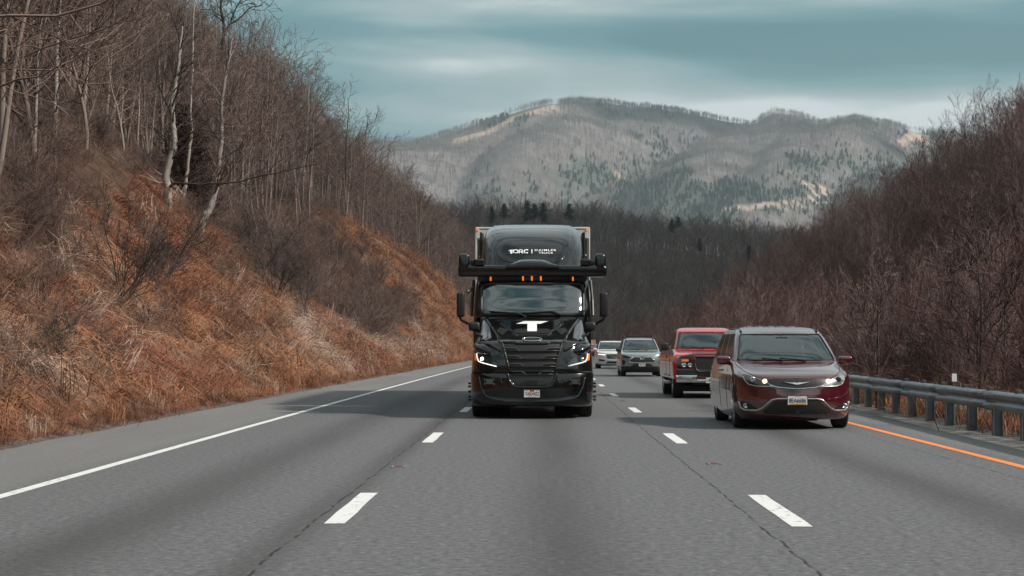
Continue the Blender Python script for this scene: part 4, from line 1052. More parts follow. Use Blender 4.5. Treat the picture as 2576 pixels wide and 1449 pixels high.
# ---------------- people
def skin_mesh(nodes, edges, rad, root=0, sub=2):
    me = bpy.data.meshes.new('s'); me.from_pydata(nodes, edges, []); o = bpy.data.objects.new('s', me); COL.objects.link(o)
    md = o.modifiers.new('k', 'SKIN'); md.use_smooth_shade = True; sb = o.modifiers.new('d', 'SUBSURF'); sb.levels = sub; sb.render_levels = sub
    sv = me.skin_vertices[0].data
    for i, r_ in enumerate(rad): sv[i].radius = (r_, r_) if np.isscalar(r_) else r_; sv[i].use_root = (i == root)
    bpy.context.view_layer.update(); out = bpy.data.meshes.new_from_object(o.evaluated_get(bpy.context.evaluated_depsgraph_get())); bpy.data.objects.remove(o)
    out.polygons.foreach_set('use_smooth', [True] * len(out.polygons)); return out
def driver(label, loc, shirt_c, hw=.17, hand_y=-.42, hand_z=.40, s=1.0, lookx=0):
    """a seated driver: hips at the origin, facing -y, both hands on the wheel"""
    t = thing('person', label, 'person', loc); t.scale = (s, s, s)
    nodes, edges, rad = [], [], []
    def nd(p, r, par=None):
        nodes.append(p); rad.append(r); i = len(nodes) - 1
        if par is not None: edges.append((par, i))
        return i
    hip = nd((0, 0, .06), .15); wst = nd((0, .02, .25), (.145, .11), hip); ch = nd((0, .03, .43), (.17, .12), wst); nk = nd((0, .02, .57), .065, ch)
    n2 = nd((0, .0, .64), .052, nk); ja = nd((0, -.03, .70), (.065, .075), n2); hd = nd((0, -.01, .78), (.078, .098), ja); tp = nd((0, 0, .86), (.062, .08), hd)
    nose = nd((0, -.125, .745), .012, ja)
    for sx in (-1, 1):
        sh = nd((sx * .19, .03, .50), .062, ch); el = nd((sx * (hw + .09), -.14, .27), .043, sh); wr = nd((sx * (hw + .01), hand_y + .05, hand_z - .02), .028, el); pl = nd((sx * hw, hand_y, hand_z + .02), (.022, .036), wr)
        for q, (a, b) in enumerate([(-.028, .055), (-.010, .062), (.010, .058), (.028, .046)]):
            f1 = nd((sx * (hw - .02), hand_y + a * .8 - .035, hand_z + .05 + .008 * q), .010, pl); f2 = nd((sx * (hw - .055), hand_y + a * .8 - .02, hand_z + .052 + .008 * q), .009, f1)
        th = nd((sx * (hw - .035), hand_y + .03, hand_z + .035), .011, pl)
        kn = nd((sx * .15, -.42, .10), .085, hip); ft = nd((sx * .14, -.62, -.22), .055, kn)
    me = skin_mesh(nodes, edges, rad); wrap('body', me, skin_m, t, True)
    # shirt over trunk and upper arms
    nodes2 = [nodes[i] for i in (0, 1, 2, 3)]; e2 = [(0, 1), (1, 2), (2, 3)]; r2 = [.165, (.16, .125), (.185, .135), .075]
    for sx, off in ((-1, 9), (1, 9 + 15)):
        pass
    for sx in (-1, 1):
        k = len(nodes2); nodes2 += [(sx * .19, .03, .50), (sx * (hw + .09), -.14, .27), (sx * (hw + .02), hand_y + .12, hand_z - .05)]; e2 += [(2, k), (k, k + 1), (k + 1, k + 2)]; r2 += [.078, .056, .042]
    wrap('shirt', skin_mesh(nodes2, e2, r2), pmat('shirt_cloth', shirt_c, .9), t, True)
    m = MB(); bm = bmesh.new(); bmesh.ops.create_uvsphere(bm, u_segments=16, v_segments=10, radius=1)
    for v in bm.verts: v.co = Vector((v.co.x * .095, v.co.y * .112 + .022, max(v.co.z, -.35 if v.co.y > 0 else .25) * .10 + .83))
    m.bm(bm); m.build('hair', hair_m, t, True)
    for sx in (-1, 1): MB().lathe([(-.004, .001), (-.002, .011), (.004, .012)], 8, 'y', (sx * .032, -.100, .785)).build('eye', matte_black, t)
    return t

# ---------------- generic passenger vehicle
def car(name, label, cat, loc, P, rz=0, group=None):
    t = thing(name, label, cat, loc, rz, group)
    pm = P['paint']; L_ = P['L']; b = P['body']; g = P['glass']
    sh = Shell(b['z'], b['yf'], b['w'], b['df'], L_ - np.array(b.get('rear', [0] * len(b['z']))), b.get('dr', .35), P.get('n', 2.5))
    zs = np.unique(np.round(np.concatenate([np.linspace(b['z'][0], b['z'][-1], 26), b['z']]), 4))
    V, F, m, K = stack(sh, zs, 26, 14, 10)
    body = mesh_ob('body', V, F, pm, t, True)
    cut = []
    for ya in P['axles']:
        c = MB(); r = P['arch']
        for s in (-1, 1):
            cc = MB(); 
            pr = [(0, .001), (0, r), (.55, r), (.55, .001)]
            c.lathe([(s * (P['W'] - .32) + s * a, rr) for a, rr in pr], 32, 'x', (0, ya, P['wr'] + .02))
        cut.append((c, matte_black))
    if P.get('cabin'):
        y0, y1, z0 = P['cabin']; c = MB(); c.box((0, (y0 + y1) / 2, (z0 + b['z'][-1] + .3) / 2), (P['W'] * 2 - .30, y1 - y0, b['z'][-1] + .3 - z0)); cut.append((c, interior_m))
    if P.get('bed'):
        y0, y1, z0 = P['bed']; c = MB(); c.box((0, (y0 + y1) / 2, z0 + .5), (P['W'] * 2 - .24, y1 - y0, 1.0)); cut.append((c, matte_black))
    bool_diff(body, cut); smooth_by_angle(body, 38)
    if P.get('clad'):   # dark sill and arch plastic as its own skin just outside the paint
        s2 = Shell(b['z'], np.array(b['yf']) - .006, np.array(b['w']) + .006, b['df'], L_ - np.array(b.get('rear', [0] * len(b['z']))) + .006, b.get('dr', .35), P.get('n', 2.5))
        z0, z1 = b['z'][0] - .01, P['clad']; V, F, m, K = stack(s2, np.linspace(z0, z1, 5), 26, 14, 10, cap_bot=False, cap_top=False)
        c = mesh_ob('lower_cladding', V, F, satin_black, t, True)
        # keep wheel openings clear
        bm = bmesh.new(); bm.from_mesh(c.data)
        kill = [f for f in bm.faces if abs(f.calc_center_median().x) > P['W'] - .25 and min(abs(f.calc_center_median().y - a) for a in P['axles']) < P['arch'] + .02]
        bmesh.ops.delete(bm, geom=kill, context='FACES'); bm.to_mesh(c.data); bm.free()
    # cabin: pillars and roof, with the glass cut out of the same skin
    gh = Shell(g['z'], g['yf'], g['w'], g.get('df', .35), np.array(g['yr']), g.get('dr', .25), 2.3)
    sides = P['pillars']
    zs = np.array(g['rings']); V, F, m, K = stack(gh, zs, 30, 0, 10, sides, cap_bot=False)
    w0, w1 = P['win']
    groups = {'roof': [], 'windscreen': [], 'rear_window': []}; nq = (len(zs) - 1) * m
    for fi, f in enumerate(F):
        if fi >= nq: groups['roof'].append(f); continue
        i, j = divmod(fi, m); j2 = (j + 1) % m; zc = (zs[i] + zs[i + 1]) / 2; ka, kb = K[j], K[j2]; key = 'roof'
        if w0 < zc < w1:
            if ka[0] == 'f' and kb[0] == 'f' and abs(ka[1] + kb[1]) / 2 < P.get('ap', .93): key = 'windscreen'
            elif ka[0] == 'b' and kb[0] == 'b' and abs(ka[1] + kb[1]) / 2 < .85: key = 'rear_window'
            else:
                yc = (V[f[0]][1] + V[f[1]][1] + V[f[2]][1] + V[f[3]][1]) / 4; xc = sum(V[q][0] for q in f) / 4
                if abs(xc) > .45 * P['W']:
                    qa = (ka[1] if ka[0] in 'rl' else (0 if ka[0] == 'f' else 1)); qb = (kb[1] if kb[0] in 'rl' else (0 if kb[0] == 'f' else 1))
                    if ka[0] not in 'rl' and kb[0] not in 'rl': pass
                    else:
                        qm = (qa + qb) / 2
                        for wi, (q0, q1) in enumerate(P['windows']):
                            if q0 < qm < q1: key = ('side_window', wi, xc > 0)
        groups.setdefault(key, []).append(f)
    for key, fs in groups.items():
        if not fs: continue
        used = sorted({i for f in fs for i in f}); mp_ = {a: k for k, a in enumerate(used)}
        nm = key if isinstance(key, str) else 'side_window'
        mt = pm if nm == 'roof' else (wind if nm == 'windscreen' or (nm == 'side_window' and key[1] == 0 and not P.get('dark')) else tinted)
        o = mesh_ob(nm, [V[i] for i in used], [tuple(mp_[i] for i in f) for f in fs], mt, t, True)
        if nm == 'roof': smooth_by_angle(o, 50)
    # black frit round the windscreen
    xw = lambda z: gh.at(z)[1] * P.get('ap', .93)
    strip('windscreen_seal', [(-xw(w0), w0), (-xw((w0 + w1) / 2), (w0 + w1) / 2), (-xw(w1), w1), (xw(w1), w1), (xw((w0 + w1) / 2), (w0 + w1) / 2), (xw(w0), w0), (-xw(w0), w0)], gh.front, matte_black, t, .014, .004)
    # seats, wheel
    if P.get('cabin'):
        y0, y1, z0 = P['cabin']; ys = y0 + P.get('seat', .62)
        for sx in (-.38, .38):
            c = MB(); c.box((sx, ys, z0 + .16), (.5, .5, .16), .05); c.box((sx, ys + .27, z0 + .46), (.48, .14, .6), .05, rot=Matrix.Rotation(-.2, 3, 'X')); c.box((sx, ys + .34, z0 + .86), (.26, .09, .18), .04)
            c.build('seat', seat_m, t, True)
        c = MB(); c.box((0, ys + 1.05, z0 + .16), (1.2, .45, .16), .05); c.box((0, ys + 1.3, z0 + .46), (1.2, .14, .6), .05); c.build('rear_seat', seat_m, t, True)
        c = MB(); cx, cy, cz = .38, ys - .40, z0 + .62; pts = [(cx + .18 * math.cos(a), cy + .07 * math.sin(a), cz + .165 * math.sin(a)) for a in np.linspace(0, 2 * math.pi, 25)]
        c.tube(pts, .014, 6); c.tube([(cx - .17, cy, cz), (cx, cy - .02, cz - .02), (cx + .17, cy, cz)], .012, 5); c.tube([(cx, cy - .02, cz - .02), (cx, cy - .25, cz - .12)], .02, 6); c.build('steering_wheel', satin_black, t)
        zt = g['z'][-1]; c = MB(); c.box((0, gh.front(0, w1 - .1) + .10, w1 - .08), (.22, .03, .07), .012); c.tube([(0, gh.front(0, w1) + .02, w1), (0, gh.front(0, w1 - .1) + .09, w1 - .06)], .01, 5); c.build('rear_view_mirror', satin_black, t)
    for i, ya in enumerate(P['axles']):
        for s in (-1, 1): wheel(t, s * (P['W'] - P['tw'] / 2 - P.get('tin', .03)), ya, P['wr'], P['tw'], P.get('rim', alloy), P.get('spokes', 5), side=s)
    MB().box((0, L_ / 2, .26), (P['W'] * 1.5, L_ * .8, .16), .03).build('underbody', matte_black, t)
    # wipers
    for sx in (-1, 1):
        a = sx * .1 + .12; strip('wiper', [(a + .5 * sx * .2, w0 + .0), (a + sx * .05 - .45 * .9, w0 + .035)], gh.front, matte_black, t, .011, .02)
    return t, sh, gh

def plate(parent, x, z, fn, text, w=.305, h=.152, top=None, bottom=None, topmat=None, off=.03):
    y = fn(x, z) - off; f = lambda a, b: y
    p = MB().box((x, y + .006, z), (w, .012, h), .004).build('number_plate', plate_w, parent)
    lettering(text, x, z - h * .02, w * .86, h * .46, f, ink, p, off=.003, bold=.012, name='plate_lettering')
    if top: lettering(top, x, z + h * .37, w * .3, h * .10, f, topmat or ink, p, off=.003, name='plate_lettering')
    MB().tube([(x - w / 2, y, z - h / 2), (x - w / 2, y, z + h / 2), (x + w / 2, y, z + h / 2), (x + w / 2, y, z - h / 2), (x - w / 2, y, z - h / 2)], .006, 4).build('plate_frame', satin_black, p)
    return p
def mirror_pair(t, x, y, z, d, mat, arm=satin_black, bev=.04, low=.08):
    for s in (-1, 1):
        m = MB(); m.box((s * x, y, z), d, bev, 3, shape=lambda c: (c.x * (1 + .12 * c.z / d[2]), c.y, c.z - .03 * abs(c.x) / d[0])); o = m.build('wing_mirror', mat, t, True)
        MB().tube([(s * (x - d[0] * .35), y + .02, z - d[2] * .35), (s * (x - d[0] * .6 - .06), y + .06, z - low)], [.04, .03], 8).build('mirror_arm', arm, o, True)
        MB().box((s * x, y + d[1] / 2 + .002, z), (d[0] * .85, .006, d[2] * .8), .002).build('mirror_glass', lamp_dark, o)

# ================= minivan
maroon = pmat('maroon_pearl_paint', (.080, .0035, .010), .22, .35, coat=1.0, flake=.12)
maroon.node_tree.nodes['Principled BSDF'].inputs['Coat IOR'].default_value = 1.9
VX, VY = 4.38, 30.95
def vp(zx, zy, dep):       # measured point on the minivan -> its own x, z
    D = 1759.1 + .21605 * zx; Y = 790.1 + .21605 * zy; s = FPX / dep; return ((D - 1347) / s - VX, CAM_H + (HOR - Y) / s)
van, vs_, vg = car('minivan', 'dark maroon minivan with lit headlights in the near right lane', 'minivan', (VX, VY, 0), dict(
    paint=maroon, L=5.17, W=1.0, wr=.365, arch=.41, tw=.235, axles=(.98, 4.06), n=2.5,
    body=dict(z=[.17, .24, .34, .50, .66, .80, .88, .93, .97, 1.02, 1.07, 1.11, 1.14], yf=[.20, .09, .03, 0, .02, .05, .10, .20, .36, .60, .86, 1.08, 1.22],
              w=[.93, .96, .985, 1.0, 1.01, 1.005, 1.0, .995, .985, .98, .97, .96, .95], df=[.75, .8, .85, .88, .9, .9, .88, .85, .8, .72, .62, .5, .45], rear=[.15, .05, 0, 0, .02, .04, .05, .06, .07, .08, .09, .1, .1], dr=.4),
    glass=dict(z=[1.12, 1.20, 1.40, 1.60, 1.66, 1.70, 1.735, 1.755, 1.765], yf=[1.16, 1.24, 1.62, 2.06, 2.24, 2.42, 2.70, 3.0, 3.3], w=[.945, .905, .85, .78, .75, .71, .63, .52, .36], df=[.42, .40, .34, .28, .26, .26, .26, .26, .2],
               yr=[5.05, 5.03, 4.95, 4.85, 4.8, 4.72, 4.6, 4.4, 4.2], dr=.2, rings=[1.12, 1.155, 1.22, 1.30, 1.38, 1.46, 1.54, 1.59, 1.63, 1.66, 1.685, 1.71, 1.735, 1.75, 1.76, 1.765]),
    win=(1.16, 1.61), ap=.91, pillars=[0, .04, .2, .36, .40, .55, .68, .72, .85, .97, 1], windows=[(.0, .36), (.40, .68), (.72, .97)], cabin=(1.75, 4.6, .42), seat=.55, dark=False, spokes=5))
f = vs_.front
hl = [vp(490, 706, 31.4), vp(560, 708, 31.3), vp(640, 735, 31.2), vp(730, 775, 31.1), vp(810, 815, 31.05), vp(880, 850, 31.0), vp(790, 842, 31.1), vp(640, 835, 31.2), vp(560, 815, 31.3), vp(520, 775, 31.4)]
xm = (hl[0][0]); 
hlR = [(-a, z) for a, z in hl]
for s, poly in ((-1, hl), (1, hlR)):
    poly = poly if s < 0 else list(reversed(poly))
    h = patch('headlight', poly, f, lamp_dark if s < 0 else lamp_bright, van, .012, .03, 'headlight coloured bright for the sun glint' if s > 0 else None)  # sun-side headlight gets the brighter material, glint put into its colour
    cx = sum(p[0] for p in poly) / len(poly); cz = sum(p[1] for p in poly) / len(poly)
    xs_ = -.72 * -s; m = MB(); yy = f(xs_, .84) - .026; m.lathe([(0, .045), (-.012, .05), (-.016, .03), (-.014, .001)], 18, 'y', (xs_, yy, .845)); m.build('projector_lens', lamp_bright if s < 0 else lamp_dark, h, True)
    xs_ = -.53 * -s; m = MB(); yy = f(xs_, .82) - .024; m.lathe([(0, .040), (-.012, .034), (-.016, .001)], 18, 'y', (xs_, yy, .815)); m.build('lit_lamp', halogen, h, True)
    e = poly + [poly[0]]; strip('headlight_rim', e, f, satin_chrome, h, .007, .014, dense=3)
up = [(-.52, .845), (-.3, .862), (0, .868), (.3, .862), (.52, .845), (.45, .77), (.30, .722), (0, .70), (-.30, .722), (-.45, .77)]
hexm = pmat('honeycomb_grille', (.010, .010, .010), .4, c2=(.06, .06, .06), scale=1, stretch=(45, 1, 75), lo=.5, hi=.62)
gr_ = patch('grille', up, f, hexm, van, .006, .02)
strip('grille_trim', [(-.86, .885), (-.72, .73), (-.45, .745), (-.30, .712), (0, .69), (.30, .712), (.45, .745), (.72, .73), (.86, .885)][2:7], f, chrome, gr_, .010, .018)
# winged badge
wg = [(-.23, .810), (-.08, .795), (-.045, .80), (0, .788), (.045, .80), (.08, .795), (.23, .810), (.09, .778), (.05, .770), (0, .762), (-.05, .770), (-.09, .778)]
patch('badge', wg, f, chrome, van, .024, .014, fine=.05)
low = [(-.36, .50), (.36, .50), (.57, .30), (.50, .265), (-.50, .265), (-.57, .30)]
lg = patch('lower_grille', low, f, hexm, van, .006, .02)
tr = [(-.93, .47), (-.90, .36), (-.84, .325), (-.66, .325), (-.58, .36), (-.42, .505), (-.33, .525), (0, .528)]
strip('bumper_trim', tr + [(-a, b) for a, b in reversed(tr[:-1])], f, satin_chrome, van, .014, .012)
for s in (-1, 1):
    fp = [(-.93, .485), (-.80, .455), (-.64, .345), (-.70, .325), (-.84, .325), (-.90, .36)]
    fp = fp if s < 0 else mirror(fp)
    o = patch('fog_lamp', fp, f, satin_black, van, .006, .02); m = MB(); x_ = s * .83; yy = f(x_, .40) - .012; m.lathe([(0, .045), (-.014, .045), (-.018, .033), (-.008, .030), (-.008, .001)], 16, 'y', (x_, yy, .40)); m.build('lamp_ring', satin_chrome, o, True)
MB().lathe([(0, .06), (-.02, .055), (-.02, .001)], 16, 'y', (0, f(0, .34) - .004, .34)).build('sensor', satin_black, van)
plate(van, 0, .50, f, '8EA6686', .33, .165, 'Maryland', red_ink)
MB().box((0, f(0, .50) - .0345, .437), (.27, .004, .020), .001).build('plate_flag_band', pmat('flag_band', (.5, .06, .02), .6, c2=(.55, .33, .03), scale=60, detail=0), van)
mirror_pair(van, 1.07, 1.62, 1.17, (.23, .13, .15), maroon, maroon, low=.11)
# roof rails, door handles, door seams, hood seams
for s in (-1, 1):
    MB().tube([(s * .68, 2.35, 1.665), (s * .67, 2.75, 1.705), (s * .67, 3.6, 1.725), (s * .67, 4.3, 1.715)], .020, 6).build('roof_rail', satin_black, van)
    for yh in (2.75, 3.05): MB().box((s * (vs_.side(yh, .98) + .02), yh, .98), (.03, .17, .035), .012).build('door_handle', chrome, van, True)
    for yh in (1.75, 2.9): strip('door_seam', [(yh, .32), (yh + .02, 1.10)], vs_.side, matte_black, van, .005, 0.0, axis='side', side=s)
    strip('hood_seam', [(s * .60, .865), (s * .80, .965), (s * .88, 1.06), (s * .90, 1.12)], f, matte_black, van, .005, .001)
    strip('window_trim', [(1.75, 1.17), (4.9, 1.17)], lambda y, z: vg.side(y, z), chrome, van, .010, .006, axis='side', side=s)
m = MB()
for xx in (-.4, -.2, 0, .2, .4): m.tube([(xx, 2.75, 1.735 - abs(xx) * .02), (xx, 3.6, 1.77), (xx, 4.2, 1.768)], .014, 5)
m.build('roof_ribs', maroon, van)
MB().tube([(-.12, 3.9, 1.76), (-.12, 3.94, 1.80)], [.02, .008], 6).build('antenna', matte_black, van)
# pale grab strap inside the left of the windscreen and belt at the right
MB().tube([(-.70, 1.75, 1.18), (-.69, 1.9, 1.35), (-.66, 2.05, 1.52)], .018, 5).build('pillar_lining', seat_pale, van)
MB().tube([(.70, 1.80, 1.20), (.62, 2.1, 1.40), (.55, 2.3, 1.55)], .014, 5).build('pillar_lining', seat_pale, van)
driver('person in dark clothes driving the maroon minivan with both hands on the steering wheel', (VX + .38, VY + 2.34, .66), (.03, .035, .04))

# ================= pickup
red_p = paint('bright_red_paint', (.50, .005, .012), metal=.0)
PX, PYY = 4.66, 48.9
pk, ps_, pg = car('pickup_truck', 'bright red pickup with black grille guard behind the minivan', 'pickup truck', (PX, PYY, 0), dict(
    paint=red_p, L=5.75, W=1.0, wr=.40, arch=.47, tw=.28, axles=(1.0, 4.55), n=2.7,
    body=dict(z=[.52, .60, .70, .84, .95, 1.08, 1.14, 1.18, 1.22, 1.25, 1.28, 1.30], yf=[.14, .10, .09, .09, .09, .10, .13, .22, .42, .75, 1.1, 1.3], w=[.97, .985, .99, 1.0, 1.0, .995, .985, .97, .95, .93, .92, .90], df=[.30, .32, .34, .36, .38, .40, .44, .5, .55, .55, .45, .34], dr=.08),
    glass=dict(z=[1.28, 1.36, 1.60, 1.76, 1.81, 1.85, 1.885, 1.905, 1.91], yf=[1.30, 1.38, 1.72, 1.98, 2.08, 2.2, 2.4, 2.6, 2.9], w=[.895, .87, .80, .755, .74, .71, .64, .52, .4], df=[.34, .32, .26, .22, .22, .2, .2, .2, .2],
               yr=[3.75, 3.74, 3.70, 3.66, 3.64, 3.6, 3.5, 3.4, 3.3], dr=.15, rings=[1.28, 1.32, 1.40, 1.48, 1.56, 1.64, 1.71, 1.76, 1.79, 1.82, 1.85, 1.875, 1.895, 1.91]),
    win=(1.33, 1.77), ap=.92, pillars=[0, .05, .3, .55, .62, .8, .95, 1], windows=[(0, .55), (.62, .95)], cabin=(1.75, 3.6, .62), seat=.5, bed=(3.95, 5.6, .9), rim=alloy, spokes=6))
f = ps_.front
gp = [(-.44, 1.10), (.44, 1.10), (.46, .95), (.40, .76), (.33, .71), (-.33, .71), (-.40, .76), (-.46, .95)]
g1 = patch('grille', gp, f, hexm, pk, .02, .03); strip('grille_frame', gp + [gp[0]], f, satin_black, g1, .035, .02, dense=3)
for s in (-1, 1):
    h_ = [(-.90, 1.06), (-.50, 1.07), (-.47, .93), (-.50, .80), (-.88, .80), (-.93, .93)]; h_ = h_ if s < 0 else mirror(h_)
    h = patch('headlight', h_, f, lamp_dark, pk, .012, .03)
    for xx in (.72, .56): MB().lathe([(0, .062), (-.012, .06), (-.014, .045), (-.004, .03), (-.004, .001)], 16, 'y', (s * xx, f(s * xx, .88) - .014, .885)).build('lamp', chrome, h, True)
    patch('turn_signal', [(s * .78, 1.045), (s * .60, 1.045), (s * .60, .985), (s * .78, .985)][::s], f, amber, h, .022, .012)
patch('bug_deflector', [(-.88, 1.07), (-.5, 1.10), (-.40, 1.17), (.40, 1.17), (.5, 1.10), (.88, 1.07), (.80, 1.13), (.42, 1.215), (-.42, 1.215), (-.80, 1.13)], f, satin_black, pk, .045, .012)
MB().box((0, .14, .69), (1.86, .16, .20), .04, 2).build('bumper_cover', satin_black, pk)
cb = MB(); cb.box((-.66, .045, .525), (.56, .14, .20), .03, 3, shape=lambda c: (c.x, c.y + (.06 if c.x < 0 else 0), c.z)); cb.box((.66, .045, .525), (.56, .14, .20), .03, 3, shape=lambda c: (c.x, c.y + (.06 if c.x > 0 else 0), c.z)); cb.box((0, .05, .47), (.80, .12, .09), .03, 3)
bump = cb.build('bumper', chrome, pk, True)
for s in (-1, 1): MB().box((s * .66, -.028, .53), (.28, .02, .07), .008).build('fog_lamp', lamp_bright, bump)
plate(pk, 0, .49, lambda a, b: 0.0, 'URE-65', .305, .152, 'VIRGINIA', off=.02)
m = MB(); m.tube([(-.85, 1.0, .36), (.85, 1.0, .36)], .05, 8); m.box((0, .45, .40), (.9, .3, .10), .02); m.tube([(-.35, .2, .42), (-.4, 2.0, .42)], .05, 6); m.tube([(.35, .2, .42), (.4, 2.0, .42)], .05, 6); m.build('front_axle', matte_black, pk)
mirror_pair(pk, 1.13, 1.70, 1.39, (.20, .12, .21), satin_black, low=.02)
for s in (-1, 1):
    MB().tube([(s * 1.0, 1.5, .42), (s * 1.03, 2.2, .40), (s * 1.03, 3.4, .40), (s * 1.0, 3.7, .42)], .045, 8).build('running_board', satin_chrome, pk)
    MB().box((s * 1.005, 2.7, 1.1), (.03, .18, .05), .012).build('door_handle', satin_black, pk)
    for yh in (1.62, 2.95): strip('door_seam', [(yh, .56), (yh, 1.26)], ps_.side, matte_black, pk, .006, 0, axis='side', side=s)
    strip('lower_stripe', [(1.55, .60), (3.95, .60)], ps_.side, pmat('silver_lower_paint', (.35, .33, .33), .3, .6), pk, .07, -.055, axis='side', side=s)
MB().tube([(.08, 2.05, 1.72), (.08, 2.05, 1.60)], .006, 4).build('air_freshener', white_vinyl, pk)
driver('person in dark clothes driving the red pickup behind the minivan', (PX + .38, PYY + 2.28, .86), (.03, .03, .035))

# ================= grey SUV
silver = pmat('silver_grey_paint', (.27, .31, .31), .25, .55, coat=1.0)
SX, SY = 4.77, 82.6
sv, ss_, sg_ = car('grey_suv', 'silver grey sport utility vehicle with black cladding and roof rack behind the red pickup', 'suv', (SX, SY, 0), dict(
    paint=silver, L=4.6, W=.95, wr=.365, arch=.43, tw=.235, axles=(.93, 3.62), n=2.7, clad=.46,
    body=dict(z=[.24, .30, .42, .56, .70, .86, .98, 1.03, 1.08, 1.12, 1.15, 1.18], yf=[.16, .08, .03, .02, 0, .03, .08, .20, .50, .85, 1.1, 1.2], w=[.89, .92, .94, .95, .95, .945, .94, .93, .92, .91, .90, .885], df=[.5, .52, .55, .58, .6, .58, .55, .5, .45, .42, .4, .36], dr=.3),
    glass=dict(z=[1.16, 1.24, 1.45, 1.62, 1.67, 1.71, 1.735, 1.75], yf=[1.18, 1.26, 1.62, 1.95, 2.06, 2.2, 2.5, 2.8], w=[.88, .85, .78, .72, .69, .63, .52, .4], df=.3, yr=[4.45, 4.4, 4.3, 4.2, 4.15, 4.1, 4.0, 3.9], dr=.2, rings=[1.16, 1.20, 1.28, 1.37, 1.46, 1.55, 1.62, 1.66, 1.69, 1.715, 1.735, 1.75]),
    win=(1.21, 1.63), ap=.91, pillars=[0, .05, .22, .38, .42, .65, .69, .93, 1], windows=[(0, .38), (.42, .65), (.69, .93)], cabin=(1.7, 4.1, .5), seat=.5))
f = ss_.front
g2 = patch('grille', [(-.38, .84), (.38, .84), (.55, .70), (.50, .65), (-.50, .65), (-.55, .70)], f, hexm, sv, .012, .02); strip('grille_frame', [(-.40, .86), (.40, .86), (.58, .70), (.52, .63), (-.52, .63), (-.58, .70), (-.40, .86)], f, silver, g2, .022, .016, dense=4)
patch('lower_intake', [(-.36, .56), (.36, .56), (.66, .38), (.60, .34), (-.60, .34), (-.66, .38)], f, satin_black, sv, .012, .02)
for s in (-1, 1):
    h_ = [(-.84, .97), (-.48, .88), (-.56, .80), (-.84, .87)]; patch('headlight', h_ if s < 0 else mirror(h_), f, lamp_dark if s < 0 else lamp_bright, sv, .014, .02)  # bright sun-side and dark copies of the headlight, as on the minivan
    h_ = [(-.88, .74), (-.80, .74), (-.74, .66), (-.82, .50), (-.88, .55)]; patch('side_vent', h_ if s < 0 else mirror(h_), f, satin_black, sv, .012, .02)
    MB().tube([(s * .64, 2.1, 1.70), (s * .64, 2.4, 1.78), (s * .64, 3.8, 1.79), (s * .64, 4.0, 1.72)], .02, 6).build('roof_rail', satin_black, sv)
for yy in (2.5, 3.4): MB().tube([(-.64, yy, 1.79), (-.5, yy, 1.815), (.5, yy, 1.815), (.64, yy, 1.79)], .022, 6).build('roof_bar', satin_black, sv)
m = MB(); y_ = f(0, .84) - .035; m.tube([(.095 * math.cos(a), y_, .835 + .065 * math.sin(a)) for a in np.linspace(0, 6.2832, 21)], .011, 5); m.tube([(.045 * math.cos(a), y_, .835 + .06 * math.sin(a)) for a in np.linspace(0, 6.2832, 17)], .008, 5); m.tube([(.085 * math.cos(a), y_, .86 + .022 * math.sin(a)) for a in np.linspace(0, 6.2832, 17)], .008, 5); m.build('badge', chrome, sv)
plate(sv, 0, .535, f, 'UA43 81E', .305, .152, 'VIRGINIA', red_ink)
mirror_pair(sv, 1.0, 1.55, 1.20, (.22, .13, .15), satin_black)
driver('person in grey clothes driving the silver grey sport utility vehicle', (SX + .38, SY + 2.22, .74), (.12, .12, .13))

# ================= white SUV
white_p = pmat('white_car_paint', (.66, .67, .67), .25, 0, coat=1.0)
WX, WY = 4.60, 109.8
wv, ws_, wg_ = car('white_suv', 'white sport utility vehicle half hidden behind the silver grey one', 'suv', (WX, WY, 0), dict(
    paint=white_p, L=4.7, W=.95, wr=.37, arch=.43, tw=.24, axles=(.9, 3.75), n=2.6,
    body=dict(z=[.24, .30, .42, .56, .70, .86, .96, 1.01, 1.05, 1.09, 1.12, 1.14], yf=[.14, .06, .03, 0, 0, .03, .07, .20, .5, .85, 1.1, 1.22], w=[.88, .92, .94, .95, .95, .945, .94, .93, .92, .91, .90, .885], df=[.5, .52, .55, .58, .6, .58, .55, .5, .45, .42, .4, .36], dr=.3),
    glass=dict(z=[1.12, 1.20, 1.42, 1.57, 1.61, 1.64, 1.66, 1.67], yf=[1.2, 1.28, 1.66, 1.98, 2.1, 2.25, 2.5, 2.8], w=[.88, .85, .78, .72, .69, .63, .52, .4], df=.3, yr=[4.5, 4.45, 4.3, 4.2, 4.15, 4.1, 4.0, 3.9], dr=.2, rings=[1.12, 1.16, 1.24, 1.33, 1.42, 1.50, 1.56, 1.60, 1.62, 1.64, 1.655, 1.67]),
    win=(1.17, 1.57), ap=.91, pillars=[0, .05, .22, .38, .42, .65, .69, .93, 1], windows=[(0, .38), (.42, .65), (.69, .93)], cabin=(1.7, 4.1, .5), seat=.5))
f = ws_.front
g3 = patch('grille', [(-.38, .87), (.38, .87), (.36, .66), (.28, .60), (-.28, .60), (-.36, .66)], f, satin_black, wv, .01, .02)
m = MB()
for q in np.linspace(-.32, .32, 15): m.tube([(q, f(q, .85) - .016, .85), (q, f(q, .65) - .016, .65)], .006, 4)
m.tube([(-.34, f(-.3, .86) - .02, .85), (.22, f(.2, .62) - .02, .62)], .014, 4); m.build('grille_bars', chrome, g3)
